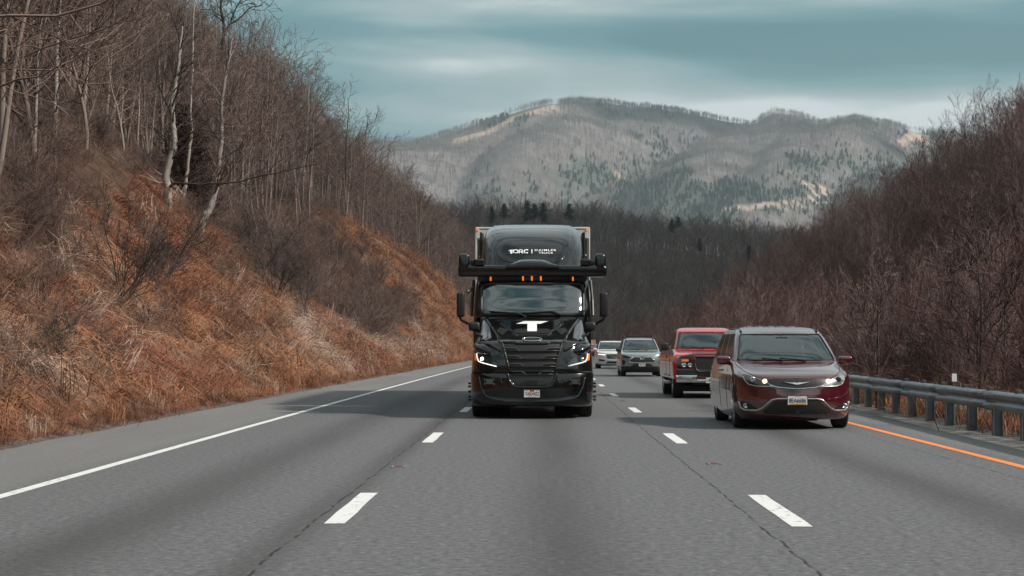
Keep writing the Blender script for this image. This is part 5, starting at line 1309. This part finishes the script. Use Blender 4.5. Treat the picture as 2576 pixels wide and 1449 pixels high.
for s in (-1, 1):
    h_ = [(-.86, .92), (-.46, .87), (-.48, .76), (-.80, .78)]; h = patch('headlight', h_ if s < 0 else mirror(h_), f, lamp_bright, wv, .014, .02)
    strip('light_guide', [(s * .84, .86), (s * .48, .82)], f, pmat('lit_day_light', (.9, .9, .9), .3, em=(1, .95, .85), ems=1.6), h, .022, .022)
    h_ = [(-.84, .58), (-.48, .52), (-.50, .44), (-.80, .46)]; patch('fog_vent', h_ if s < 0 else mirror(h_), f, satin_black, wv, .01, .02)
    MB().tube([(s * .64, 2.1, 1.62), (s * .64, 2.5, 1.69), (s * .64, 3.8, 1.69)], .018, 6).build('roof_rail', satin_chrome, wv)
patch('lower_intake', [(-.30, .44), (.30, .44), (.42, .32), (-.42, .32)], f, satin_black, wv, .01, .02)
strip('skid_trim', [(-.86, .36), (-.6, .28), (.6, .28), (.86, .36)], f, satin_chrome, wv, .02, .006)
mirror_pair(wv, 1.02, 1.55, 1.17, (.22, .13, .15), white_p)

# ================= red sedan far behind
dred = paint('dark_red_paint', (.22, .006, .012), metal=.3)
RX_, RY_ = 6.25, 199.
rd, rs_, rg_ = car('red_sedan', 'small distant dark red car just showing beside the black truck', 'car', (RX_, RY_, 0), dict(
    paint=dred, L=4.7, W=.92, wr=.33, arch=.38, tw=.22, axles=(.9, 3.7), n=2.5,
    body=dict(z=[.18, .26, .40, .55, .68, .78, .84, .89, .93, .96, .98], yf=[.14, .05, 0, 0, .03, .10, .25, .55, .9, 1.15, 1.3], w=[.86, .90, .92, .92, .915, .91, .90, .89, .88, .87, .86], df=[.6] * 6 + [.55, .5, .45, .4, .36], dr=.4),
    glass=dict(z=[.96, 1.04, 1.25, 1.40, 1.44, 1.47, 1.48], yf=[1.28, 1.38, 1.85, 2.2, 2.4, 2.7, 2.9], w=[.85, .80, .70, .62, .57, .45, .3], df=.3, yr=[4.3, 4.2, 3.8, 3.5, 3.4, 3.3, 3.2], dr=.2, rings=[.96, 1.0, 1.08, 1.16, 1.25, 1.33, 1.38, 1.42, 1.45, 1.47, 1.48]),
    win=(1.01, 1.39), ap=.91, pillars=[0, .05, .25, .45, .5, .7, .92, 1], windows=[(0, .45), (.5, .92)], cabin=(1.7, 3.7, .4), seat=.4))
f = rs_.front
patch('grille', [(-.4, .62), (.4, .62), (.5, .34), (-.5, .34)], f, satin_black, rd, .01, .02)
for s in (-1, 1):
    h_ = [(-.84, .76), (-.5, .68), (-.52, .60), (-.82, .64)]; h = patch('headlight', h_ if s < 0 else mirror(h_), f, lamp_bright, rd, .014, .02)
    MB().lathe([(0, .06), (-.02, .05), (-.02, .001)], 12, 'y', (s * .68, f(.68, .67) - .02, .67)).build('lit_lamp', halogen, h)
mirror_pair(rd, .98, 1.5, 1.02, (.2, .12, .13), dred)

# ================= the black truck
TX, TY = -.066, 35.4
def tp(zx, zy, dep=35.5):
    D = 1118.1 + .19544 * zx; Y = 782.6 + .19544 * zy; s = FPX / dep; return ((D - 1338.4) / s, CAM_H + (HOR - Y) / s)
def tq(zx, zy, dep):
    D = 1118.1 + .1749 * zx; Y = 536.7 + .1749 * zy; s = FPX / dep; return ((D - 1338.4) / s, CAM_H + (HOR - Y) / s)
tk = thing('semi_truck', 'black semi truck with wide sensor bar and white T on its hood, pulling a trailer', 'truck', (TX, TY, 0))
hood = Shell([.24, .30, .60, .86, .90, .93, 1.05, 1.20, 1.36, 1.46, 1.53, 1.60, 1.72, 1.86, 1.96, 2.00],
             [.14, .04, .0, .03, .06, .05, .07, .10, .14, .19, .34, .55, .92, 1.32, 1.62, 1.74],
             [1.15, 1.18, 1.195, 1.20, 1.195, 1.185, 1.185, 1.18, 1.16, 1.13, 1.10, 1.07, 1.04, 1.02, 1.01, 1.0],
             [.70, .72, .74, .74, .76, .82, .88, .95, 1.0, 1.0, .95, .85, .62, .42, .34, .3], 2.15, .02, 2.9)
f = hood.front
# bumper: its own skin below the seam
V, F, m, K = stack(hood, [.24, .27, .30, .38, .46, .54, .62, .70, .78, .84, .875], 34, 6, 4); bump = smooth_by_angle(mesh_ob('bumper', V, F, black_paint, tk, True), 40)
V, F, m, K = stack(hood, [.895, .92, .98, 1.05, 1.12, 1.20, 1.28, 1.36, 1.42, 1.46, 1.50, 1.53, 1.57, 1.60, 1.66, 1.72, 1.79, 1.86, 1.92, 1.96, 1.985, 2.0], 40, 8, 4)
hd = mesh_ob('hood', V, F, black_paint, tk, True)
for o_ in (bump, hd):
    c = MB()
    for s in (-1, 1): c.lathe([(s * .80, .001), (s * .80, .60), (s * 1.5, .60), (s * 1.5, .001)], 36, 'x', (0, 1.36, .52))
    c2 = MB().box((0, 1.45, .52), (1.62, 1.5, .9))
    bool_diff(o_, [(c, matte_black)]); smooth_by_angle(o_, 40)
# grille
gpoly = [tp(737, 402), tp(1515, 402), tp(1425, 840), (tp(1395, 870)), tp(860, 870), tp(830, 840)]
gw = (tp(1515, 402)[0] - tp(737, 402)[0]) / 2
GP = [(-gw, tp(0, 402)[1]), (gw, tp(0, 402)[1]), (.43, .915), (-.43, .915)]
gr = patch('grille', GP, f, grille_m, tk, .010, .03)
strip('grille_frame', [GP[3], GP[0], (-gw * .55, GP[0][1] + .0), (-gw * .5, GP[0][1] - .02), (gw * .5, GP[0][1] - .02), (gw * .55, GP[0][1]), GP[1], GP[2]], f, satin_black, gr, .026, .02, 8)
for i, zy in enumerate((512, 612, 712, 812)):
    zz = tp(0, zy)[1]; q = (GP[0][1] - zz) / (GP[0][1] - .915); hw_ = gw + (.43 - gw) * q
    strip('grille_bar', [(-hw_, zz), (hw_, zz)], f, satin_black, gr, .014, .035, 6)
    for s in (-1, 1): strip('grille_bar_brace', [(s * hw_, zz + .055), (s * (hw_ - .22), zz + .055), (s * (hw_ - .30), zz)], f, pmat('dark_grey_trim', (.05, .06, .062), .35) if i == 0 and s < 0 else bpy.data.materials['dark_grey_trim'], gr, .011, .036, 6)
lowp = [(-.43, .86), (.43, .86), (.40, .74), (.33, .66), (-.33, .66), (-.40, .74)]
lw = patch('lower_intake', lowp, f, hexm, bump, .008, .03)
strip('intake_frame', [(-.47, .88), (-.44, .74), (-.37, .645), (-.28, .615), (.28, .615), (.37, .645), (.44, .74), (.47, .88)], f, black_paint, bump, .03, .01, 8)
MB().box((0, f(0, .70) - .02, .70), (.23, .03, .11), .01).build('radar_sensor', satin_black, bump)
# oval maker's badge with its name
bx, bz = 0, tp(0, 362, 35.6)[1]
ov = [(.19 * math.copysign(abs(math.cos(a)) ** .8, math.cos(a)), bz + .036 * math.sin(a)) for a in np.linspace(0, 2 * math.pi, 33)[:-1]]
bd = patch('badge', ov, f, satin_black, hd, .022, .02, fine=.04); strip('badge_rim', ov + [ov[0]], f, chrome, bd, .010, .026, 5, dense=1)
lettering('FREIGHTLINER', 0, bz, .31, .040, f, chrome, bd, off=.028, bold=.02, shear=.25, name='badge_lettering')
# white T on the hood
zb_, zt_, zl_ = tp(0, 162, 36.6)[1], tp(0, 130, 36.9)[1], tp(0, 258, 36.2)[1]
em_ = patch('hood_emblem', [(-.32, zb_), (-.165, zt_), (.32, zt_), (.165, zb_)], f, white_vinyl, hd, .035, .012, fine=.03)
patch('emblem_stem', [(-.094, zb_ + .001), (.094, zb_ + .001), (.094, zl_), (-.094, zl_)], f, white_vinyl, em_, .035, .012, fine=.03)
# hood scoops and creases
for s in (-1, 1):
    sc = [(s * .46, 1.73), (s * .64, 1.77), (s * .70, 1.70), (s * .58, 1.62)]; patch('hood_vent', sc if s > 0 else sc[::-1], f, matte_black, hd, .018, .012, fine=.03)
    strip('hood_crease', [(s * .62, 1.47), (s * .66, 1.58), (s * .74, 1.70), (s * .93, 1.95)], f, black_paint, hd, .030, -.020, 8, dense=8)
    strip('hood_crease', [(s * .30, 1.60), (s * .36, 1.68), (s * .52, 1.76), (s * .60, 1.90)], f, black_paint, hd, .024, -.016, 8, dense=8)
patch('hood_scoop', [(-.30, 1.745), (.30, 1.745), (.42, 1.70), (.36, 1.655), (-.36, 1.655), (-.42, 1.70)], f, matte_black, hd, .018, .012, fine=.03)
strip('scoop_lip', [(-.38, 1.64), (-.30, 1.62), (.30, 1.62), (.38, 1.64)], f, black_paint, hd, .02, .0, 8)
# headlights
H0 = [tp(372, 535), tp(405, 540), tp(470, 560), tp(560, 590), tp(620, 630), tp(660, 670), tp(688, 720), tp(640, 716), tp(540, 692), tp(430, 668), tp(385, 640)]
for s in (-1, 1):
    poly = H0 if s < 0 else mirror(H0)
    h = patch('headlight', poly, f, lamp_dark, hd, .014, .03)
    g0 = [tp(408, 546), tp(414, 600), tp(432, 645), tp(480, 665), tp(560, 685), tp(668, 712)]
    strip('light_guide', [(-s * a, b) for a, b in g0], f, drl_warm if s < 0 else drl_off, h, .009 if s < 0 else .017, .02, 6, dense=3)
    cx_, cz_ = tp(482, 617); MB().lathe([(0, .036), (-.014, .03), (-.02, .001)], 18, 'y', (-s * cx_, f(cx_, cz_) - .02, cz_)).build('lit_lamp' if s < 0 else 'projector_lens', lit_white if s < 0 else lamp_bright, h, True)
    am = [tp(374, 545), tp(396, 552), tp(402, 600), tp(412, 640), tp(382, 632)]; am = am if s < 0 else mirror(am)
    patch('turn_signal', am, f, amber, h, .024, .012)
    # glossy fender hump above each headlight
    bm = bmesh.new(); bmesh.ops.create_uvsphere(bm, u_segments=28, v_segments=18, radius=1)
    for v in bm.verts: v.co = Vector((s * .90 + v.co.x * .235 + s * .05 * v.co.y, f(.90, 1.34) + .20 + v.co.y * .30, 1.345 + v.co.z * .135 + s * v.co.x * .03 - v.co.y * -.05))
    MB().bm(bm).build('fender', black_paint, hd, True)
    fe = [(s * .60, 1.30), (s * .80, 1.42), (s * 1.02, 1.46), (s * 1.12, 1.40)]; strip('fender_crease', fe, f, black_paint, hd, .050, -.036, 8, dense=8)
    op = [tp(415, 480), tp(450, 425), tp(475, 425), tp(505, 470), tp(480, 482)]; op = op if s < 0 else mirror(op); patch('fender_duct', op, f, matte_black, hd, .006, .012)
# bumper details
strip('bumper_lip', [(-1.02, .80), (-.98, .62), (-.90, .46), (-.80, .40), (-.5, .36), (0, .345), (.5, .36), (.80, .40), (.90, .46), (.98, .62), (1.02, .80)], f, pmat('dark_teal_gloss_trim', (.03, .045, .047), .2, .2, coat=1), bump, .012, .006, 6)
patch('bumper_lower_panel', [(-.86, .46), (-.5, .405), (0, .395), (.5, .405), (.86, .46), (.70, .375), (.5, .335), (-.5, .335), (-.70, .375)], f, bpy.data.materials['dark_teal_gloss_trim'], bump, .008, .02)
for s in (-1, 1):
    x_, z_ = tp(577, 908); x_ = x_ * (1 if s < 0 else -1)
    b0 = MB().box((x_, f(x_, z_) - .012, z_), (.20, .03, .11), .008).build('radar_unit', satin_black, bump)
    MB().box((x_, f(x_, z_) - .030, z_), (.13, .012, .09), .004).build('radar_face', pmat('sensor_face', (.05, .075, .08), .35) if s < 0 else bpy.data.materials['sensor_face'], b0)
    mm_ = MB()
    for a in (-1, 1):
        for b in (-1, 1): mm_.lathe([(0, .012), (-.01, .012), (-.012, .001)], 8, 'y', (x_ + a * .088, f(x_, z_) - .026, z_ + b * .043))
    mm_.build('copper_bolts', pmat('copper_bolt', (.45, .14, .06), .4, .6) if s < 0 else bpy.data.materials['copper_bolt'], b0)
    strip('tow_hook_cover', [(s * .60, .80), (s * .585, .70), (s * .52, .69), (s * .50, .78)], f, satin_black, bump, .01, .005)
py = tp(1125, 1060, 35.4); plate(tk, 0, py[1], f, 'YAKH422', .31, .155, off=.03)
pz = py[1]; yy = f(0, pz) - .030
MB().box((0, yy - .001, pz + .055), (.085, .006, .030), .001).build('plate_sticker', red_ink, tk)
lettering('OR', -.105, pz + .055, .045, .020, lambda a, b: yy, ink, tk, off=.003, bold=.01, name='plate_lettering')
lettering('D.O.T.', .105, pz + .055, .06, .020, lambda a, b: yy, ink, tk, off=.003, bold=.01, name='plate_lettering')
lettering('APPORTIONED', 0, pz - .062, .15, .014, lambda a, b: yy, ink, tk, off=.003, name='plate_lettering')
# cab
cab = Shell([.55, 1.0, 1.9, 2.0, 2.35, 2.70, 2.76, 2.82], [2.16, 2.16, 2.16, 1.76, 1.92, 2.08, 2.13, 2.2], [1.17, 1.19, 1.20, 1.20, 1.18, 1.15, 1.13, 1.10], [.02, .02, .02, .50, .46, .42, .42, .4], 3.95, .03, 2.3)
zs = np.array([.55, 1.0, 1.5, 1.9, 1.98, 2.03, 2.12, 2.22, 2.32, 2.42, 2.52, 2.60, 2.67, 2.72, 2.78, 2.82])
V, F, m, K = stack(cab, zs, 36, 0, 4, [0, .1, .35, .62, .7, 1], cap_bot=True, cap_top=True)
rest_, ws, sw = [], [], {0: [], 1: []}
for fi, q in enumerate(F):
    i, j = divmod(fi, m)
    if fi < (len(zs) - 1) * m:
        zc = (zs[i] + zs[i + 1]) / 2; ka, kb = K[j], K[(j + 1) % m]
        if 2.03 < zc < 2.68 and ka[0] == 'f' and kb[0] == 'f' and abs(ka[1] + kb[1]) / 2 < .885: ws.append(q); continue
        if 2.03 < zc < 2.6 and ((ka[0] in 'rl') or (kb[0] in 'rl')):
            qm = sum(c[1] if c[0] in 'rl' else (0 if c[0] == 'f' else 1) for c in (ka, kb)) / 2
            if .05 < qm < .62: sw[int(V[q[0]][0] > 0)].append(q); continue
    rest_.append(q)
def sub(nm, fs, mt, par):
    used = sorted({i for q in fs for i in q}); mp_ = {a: k for k, a in enumerate(used)}; return mesh_ob(nm, [V[i] for i in used], [tuple(mp_[i] for i in q) for q in fs], mt, par, True)
cabo = smooth_by_angle(sub('cab', rest_, black_paint, tk), 40)
sub('windscreen', ws, glass_mat('truck_windscreen', (.55, .60, .60), .22, (.62, .66, .66)), tk)
for k in (0, 1): sub('side_window', sw[k], tinted, tk)
wz0, wz1 = 2.035, 2.665
def rr(x0, x1, z0, z1, r_, n=6):
    o = []
    for cx_, cz_, a0 in ((x1 - r_, z1 - r_, 0), (x0 + r_, z1 - r_, 90), (x0 + r_, z0 + r_, 180), (x1 - r_, z0 + r_, 270)):
        for k in range(n + 1): a = R(a0 + 90 * k / n); o.append((cx_ + r_ * math.cos(a), cz_ + r_ * math.sin(a)))
    return o + [o[0]]
strip('windscreen_seal', rr(-1.035, 1.035, wz0, wz1, .13), cab.front, satin_black, cabo, .035, .006, 8, dense=3)
# rounded corner fillets of the glass opening
for s in (-1, 1):
    for zc, sg2 in ((wz1, -1), (wz0, 1)):
        c_ = [(s * 1.06, zc), (s * .90, zc), (s * .985, zc + sg2 * .045), (s * 1.06, zc + sg2 * .16)]
        patch('corner_fillet', c_, cab.front, satin_black, cabo, .004, .008)
# inside the cab
MB().box((0, 3.3, 2.35), (2.15, .05, .85), .02).build('sleeper_curtain', seat_pale, cabo)
MB().box((0, 2.05, 1.92), (2.1, .5, .14), .04).build('dashboard', interior_m, cabo)
m_ = MB()
for q in np.linspace(-1, -.45, 12): m_.tube([(q, 3.18 + .03 * math.sin(q * 40), 1.95), (q + .01, 3.2, 2.70)], .035, 6)
m_.build('curtain_folds', seat_pale, cabo, True)
for sx in (-.55, .55):
    c = MB(); c.box((sx, 2.85, 1.70), (.55, .5, .16), .05); c.box((sx, 3.08, 2.02), (.5, .14, .6), .05); c.box((sx, 3.10, 2.42), (.28, .1, .18), .04); c.build('seat', seat_m, cabo, True)
c = MB(); pts = [(.55 + .23 * math.cos(a), 2.42 + .12 * math.sin(a), 2.03 + .19 * math.sin(a)) for a in np.linspace(0, 2 * math.pi, 25)]; c.tube(pts, .018, 6); c.tube([(.33, 2.42, 2.03), (.55, 2.40, 2.0), (.77, 2.42, 2.03)], .015, 5); c.tube([(.55, 2.40, 2.0), (.55, 2.2, 1.85)], .03, 6); c.build('steering_wheel', satin_black, cabo)
MB().box((.02, 2.22, 2.60), (.42, .05, .12), .02).build('camera_housing', satin_black, cabo)
driver('person in a grey shirt at the wheel of the black semi truck', (TX + .55, TY + 2.80, 1.74), (.22, .23, .24), hw=.20, hand_y=-.40, hand_z=.38)
# wipers
for (a, b, c_, d) in ((-.86, 2.10, -.30, 2.06), (-.20, 2.06, .40, 2.10)):
    strip('wiper', [(a, b), (c_, d), (c_ + .18, d - .07)], cab.front, matte_black, cabo, .018, .04, 5)
# visor, marker lamps, sensor bar
vz = Shell([2.70, 2.74, 2.86], [2.09, 2.05, 2.02], [1.10, 1.12, 1.13], [.4, .4, .4], 2.6, .05, 2.4)
V, F, m, K = stack(vz, [2.70, 2.74, 2.80, 2.86], 30, 3, 4); mesh_ob('sun_visor', V, F, satin_black, tk, True)
for zx in (660, 1127, 1255, 1384, 1847):
    x_ = tq(zx, 935, 37.4)[0]; y_ = vz.front(x_, 2.79)
    MB().box((x_, y_ - .012, 2.775), (.036, .04, .10), .015, 3).build('marker_lamp', amber_lit, tk, True)
bar = MB()
bar.box((0, 2.10, 2.925), (3.02, .42, .235), .05, 3, shape=lambda c: (c.x, c.y + .10 * (abs(c.x) / 1.51) ** 2, c.z))
bo = bar.build('sensor_bar', black_paint, tk); smooth_by_angle(bo, 35)
for s in (-1, 1):
    b0 = MB().box((s * 1.385, 2.16, 3.10), (.235, .36, .36), .06, 4, shape=lambda c: (c.x * (1 - .10 * (c.z > 0)), c.y * (1 - .2 * (c.z > 0)), c.z)); smooth_by_angle(b0.build('sensor_tower', black_paint, bo), 35)
    b1 = MB().box((s * 1.08, 2.08, 3.10), (.20, .22, .13), .02, 3); smooth_by_angle(b1.build('camera_pod', black_paint, bo), 35)
    smooth_by_angle(MB().box((s * 1.21, 2.12, 3.10), (.10, .18, .12), .03, 3).build('pod_housing', satin_black, bo), 35)
V, F = [], []
xs_ = [-.54, -.40, -.28, -.18, 0, .18, .28, .40, .54]; hs = [.0, .055, .105, .125, .130, .125, .105, .055, 0]
for x_, h_ in zip(xs_, hs):
    for (yy, k_) in ((1.88, -.06), (1.86, 0), (1.92, .6), (2.05, 1.0), (2.22, 1.0), (2.28, 0)): V.append((x_, yy, 3.035 + h_ * max(k_, 0) + min(k_, 0)))
for i in range(len(xs_) - 1):
    for j in range(5): F.append((i * 6 + j, (i + 1) * 6 + j, (i + 1) * 6 + j + 1, i * 6 + j + 1))
mesh_ob('bar_hump', V, F, black_paint, bo, True)
# roof fairing and sleeper
fair = Shell([2.80, 3.05, 3.25, 3.45, 3.62, 3.76, 3.88, 3.96, 4.02, 4.05], [2.25, 2.42, 2.56, 2.74, 2.96, 3.22, 3.56, 3.92, 4.4, 4.9], [1.09, 1.075, 1.065, 1.05, 1.035, 1.01, .965, .90, .80, .62], [.75, .75, .75, .75, .75, .75, .7, .65, .5, .4], 6.0, .03, 2.7)
V, F, m, K = stack(fair, [2.80, 2.92, 3.05, 3.15, 3.25, 3.35, 3.45, 3.54, 3.62, 3.69, 3.76, 3.82, 3.88, 3.92, 3.96, 3.99, 4.02, 4.04, 4.05], 40, 8, 4)
fo = smooth_by_angle(mesh_ob('roof_fairing', V, F, black_paint, tk, True), 45)
U = [(-.80, 4.0), (-.79, 3.72), (-.76, 3.45), (-.70, 3.27), (-.58, 3.16), (-.38, 3.11), (.38, 3.11), (.58, 3.16), (.70, 3.27), (.76, 3.45), (.79, 3.72), (.80, 4.0)]
strip('fairing_crease', U, fair.front, black_paint, fo, .016, -.004, 8, dense=5)
lx = lambda zx: tq(zx, 0, 38.4)[0]; lz = lambda zy: tq(0, zy, 38.3)[1]
def ltr(polys):
    for p_ in polys: patch('lettering', p_, fair.front, white_vinyl, fo, .006, .006, fine=.05)
za, zb = lz(528) + .0, lz(588)
hL = za - zb
def q_(u0, v0): return (lx(u0), zb + v0 * hL)
ltr([[q_(918, .66), q_(945, .98), q_(1012, .98), q_(1002, .70), q_(972, .70), q_(972, 0), q_(948, 0), q_(942, .66)]])
strip('lettering', [q_(1000, .12), q_(990, .30), q_(990, .70), q_(1003, .86), q_(1040, .86), q_(1053, .70), q_(1053, .30), q_(1042, .12), q_(1000, .12)], fair.front, white_vinyl, fo, .016, .004, 4, dense=2)
strip('lettering', [q_(1072, .02), q_(1072, .86), q_(1112, .86), q_(1122, .66), q_(1110, .44), q_(1086, .44), q_(1126, .02)], fair.front, white_vinyl, fo, .016, .004, 4, dense=2)
strip('lettering', [q_(1200, .88), q_(1155, .86), q_(1143, .66), q_(1143, .28), q_(1155, .12), q_(1198, .12)], fair.front, white_vinyl, fo, .016, .004, 4, dense=2)
strip('lettering', [q_(1252, 0), q_(1252, 1.0)], fair.front, white_vinyl, fo, .013, .004, 4)
lettering('DAIMLER', lx(1450), lz(536), lx(1604) - lx(1297), .040, fair.front, white_vinyl, fo, off=.008, bold=.012, space=1.2)
lettering('TRUCK', lx(1455), lz(576), lx(1557) - lx(1350), .040, fair.front, white_vinyl, fo, off=.008, bold=.012, space=1.2)
MB().box((0, 5.0, 1.75), (2.38, 2.06, 2.1), .04).build('sleeper', black_paint, tk)
for s in (-1, 1):
    MB().box((s * 1.14, 6.05, 2.5), (.05, .5, 2.9), .02, rot=Matrix.Rotation(s * .06, 3, 'Z')).build('side_extender', satin_black, tk)
    MB().tube([(s * 1.24, 2.35, 2.02), (s * 1.235, 2.5, 2.35), (s * 1.20, 2.62, 2.75)], .035, 8).build('door_pillar_trim', satin_black, tk)
    # mirrors
    mx_, mz = tq(248, 1165, 37.2); a0 = MB().box((s * 1.44, 1.75, 2.235), (.165, .14, .50), .045, 4); am_ = smooth_by_angle(a0.build('door_mirror', satin_black, tk), 35)
    MB().tube([(s * 1.46, 1.76, 2.00), (s * 1.43, 1.78, 1.93), (s * 1.30, 1.90, 1.86), (s * 1.18, 2.05, 1.80)], .030, 8).build('mirror_arm', satin_black, am_, True)
    MB().box((s * 1.44, 1.825, 2.235), (.14, .01, .44), .003).build('mirror_glass', lamp_dark, am_)
    h0 = MB().box((s * 1.14, .95, 1.79), (.225, .14, .175), .055, 4); hm_ = smooth_by_angle(h0.build('hood_mirror', satin_black, tk), 35)
    MB().tube([(s * 1.14, .95, 1.71), (s * 1.10, .93, 1.64), (s * .95, .88, 1.575), (s * .82, .82, 1.50)], .028, 8).build('mirror_arm', satin_black, hm_, True)
    # wheels
    wheel(tk, s * 1.04, 1.36, .50, .29, alloy, 10, .56, s, True)
    for ya in (5.2, 6.5): wheel(tk, s * 1.03, ya, .50, .55, alloy, 10, .56, s)
    MB().lathe([(-.55, .30), (-.53, .33), (.53, .33), (.55, .30)], 20, 'y', (s * .92, 3.35, .66)).build('fuel_tank', alloy, tk, True)
    MB().box((s * 1.13, 3.4, .62), (.03, 2.2, .55), .02).build('side_skirt', black_paint, tk)
    MB().box((s * .75, 1.95, .22), (.6, .012, .5), .003).build('mud_flap', matte_black, tk)
m = MB(); m.box((0, 4.2, .78), (.9, 6.6, .28), .02); m.tube([(-.95, 1.36, .5), (.95, 1.36, .5)], .07, 8); m.box((0, 2.0, .48), (1.5, 1.6, .3), .05); m.build('chassis', matte_black, tk)
MB().tube([(-1.32, 2.1, 2.50), (-1.20, 2.2, 2.60)], .03, 6).build('grab_camera', satin_black, tk)
# trailer
tr_white = pmat('trailer_white', (.62, .62, .60), .4, c2=(.5, .5, .48), scale=3); tr_side = pmat('trailer_aluminium_side', (.55, .55, .54), .35, .4)
tr_dark = pmat('trailer_dark_nose', (.018, .016, .015), .5)
Z0, Z1, YA, YB = 1.15, 4.10, 6.85, 20.4
t2 = MB().box((0, (YA + YB) / 2 + .03, (Z0 + Z1) / 2), (2.60, YB - YA, Z1 - Z0), .02).build('trailer', tr_side, tk)
MB().box((0, YA + .01, (Z0 + Z1) / 2 - .08), (2.50, .03, Z1 - Z0 - .36), .01).build('nose_panel', tr_dark, t2)
fr_ = MB(); fr_.box((-1.30, YA + .02, (Z0 + Z1) / 2), (.035, .07, Z1 - Z0), .012); fr_.box((1.30, YA + .02, (Z0 + Z1) / 2), (.035, .07, Z1 - Z0), .012); fr_.box((0, YA + .02, Z1), (2.62, .08, .05), .015)
fr_.build('nose_frame', tr_white, t2)
for s in (-1, 1):
    patch('corner_cap', [(s * 1.29, 4.06), (s * .80, 4.06), (s * 1.10, 3.90), (s * 1.29, 3.86)][::-s], lambda a, b: YA - .012, tr_white, t2, .006, .012)
    MB().box((s * 1.25, YA - .03, 4.06), (.05, .02, .035), .006).build('corner_lamp', amber_lit, t2)
for ya in (17.6, 18.9):
    for s in (-1, 1): wheel(t2, s * 1.03, ya, .50, .55, alloy, 10, .56, s)
MB().box((0, 12.5, 1.0), (.9, 14, .25), .02).build('trailer_frame', matte_black, t2)
for (x_, z_) in ((1.19, 3.55), (1.22, 3.48), (1.22, 3.05), (-1.20, 3.45), (-1.22, 3.0)): MB().lathe([(0, .018), (-.02, .018), (-.022, .001)], 8, 'y', (x_, YA - .02, z_)).build('marker_stud', amber_lit if x_ < 0 else white_vinyl, t2)
# warm coloured graphic on the extender edge seen right of the hood
MB().box((1.262, 5.98, 1.78), (.03, .10, .55), .01).build('reflector_strip', pmat('red_orange_graphic', (.8, .12, .02), .4, c2=(.9, .35, .03), scale=3), tk)
MB().box((1.255, 5.98, 2.16), (.03, .10, .2), .01).build('reflector_strip', pmat('teal_graphic', (.02, .25, .28), .4, c2=(.01, .1, .12), scale=14), tk)
HAZE_D = 8e-5
# unseen clouds added to cast shade on summit, low hill and right hillside
shade_cloud_m = pmat('added_shade_cloud', (.85, .87, .88), 1.0)
def cloud(label, targets, height):  # added blobs placed along the sun's rays to shade the targets
    bm = bmesh.new(); rg = random.Random(len(targets) * 7 + int(height))
    C = [Vector((x, y, z)) + sdir * ((height - z) / sdir.z) for x, y, z, r in targets]; c0 = sum(C, Vector()) / len(C)
    for c, (x, y, z, r) in zip(C, targets):
        for k in range(7):
            a = rg.random() * 6.283; q = r * (.55 if k else 0) * rg.random() ** .5; s_ = r * (.85 if k == 0 else .35 + .35 * rg.random())
            b2 = bmesh.ops.create_icosphere(bm, subdivisions=3, radius=1)
            for v in b2['verts']: n_ = 1 + .10 * math.sin(v.co.x * 9 + k) * math.cos(v.co.y * 8 + k); v.co = c - c0 + Vector((math.cos(a) * q + v.co.x * s_ * n_, math.sin(a) * q + v.co.y * s_ * n_, v.co.z * s_ * .28 * n_))
    o = MB().bm(bm).build('cloud', shade_cloud_m, None, True); o.location = c0; tag(o, label, 'cloud', kind='stuff')
cloud('unseen white cloud added beyond the right edge to shade the summit of the mountain', [(250, 4750, 560, 330), (520, 4800, 600, 260), (620, 4350, 480, 150), (760, 4150, 420, 110), (1250, 4900, 560, 260), (1700, 4700, 430, 330), (-60, 4800, 520, 130)], 1700)
cloud('unseen white cloud added overhead on the right to shade the low hill and the right hillside', [(70, 620, 25, 190), (-40, 720, 40, 150), (220, 650, 30, 170), (100, 420, 10, 100), (75, 280, 15, 58), (62, 190, 12, 42)], 1300)

# ================================================================== AIR
hz = MB().box((400, 3700, 430), (9000, 7700, 870)).build('haze', None)
m = bpy.data.materials.new('thin_valley_haze'); m.use_nodes = True; t = m.node_tree; t.nodes.clear()
o_ = t.nodes.new('ShaderNodeOutputMaterial'); v_ = t.nodes.new('ShaderNodeVolumePrincipled')
v_.inputs['Color'].default_value = (.72, .86, .92, 1); v_.inputs['Density'].default_value = HAZE_D; v_.inputs['Anisotropy'].default_value = .2
t.links.new(v_.outputs[0], o_.inputs['Volume']); hz.data.materials.append(m)
tag(hz, 'thin bluish haze in the valley air', 'haze', kind='stuff')
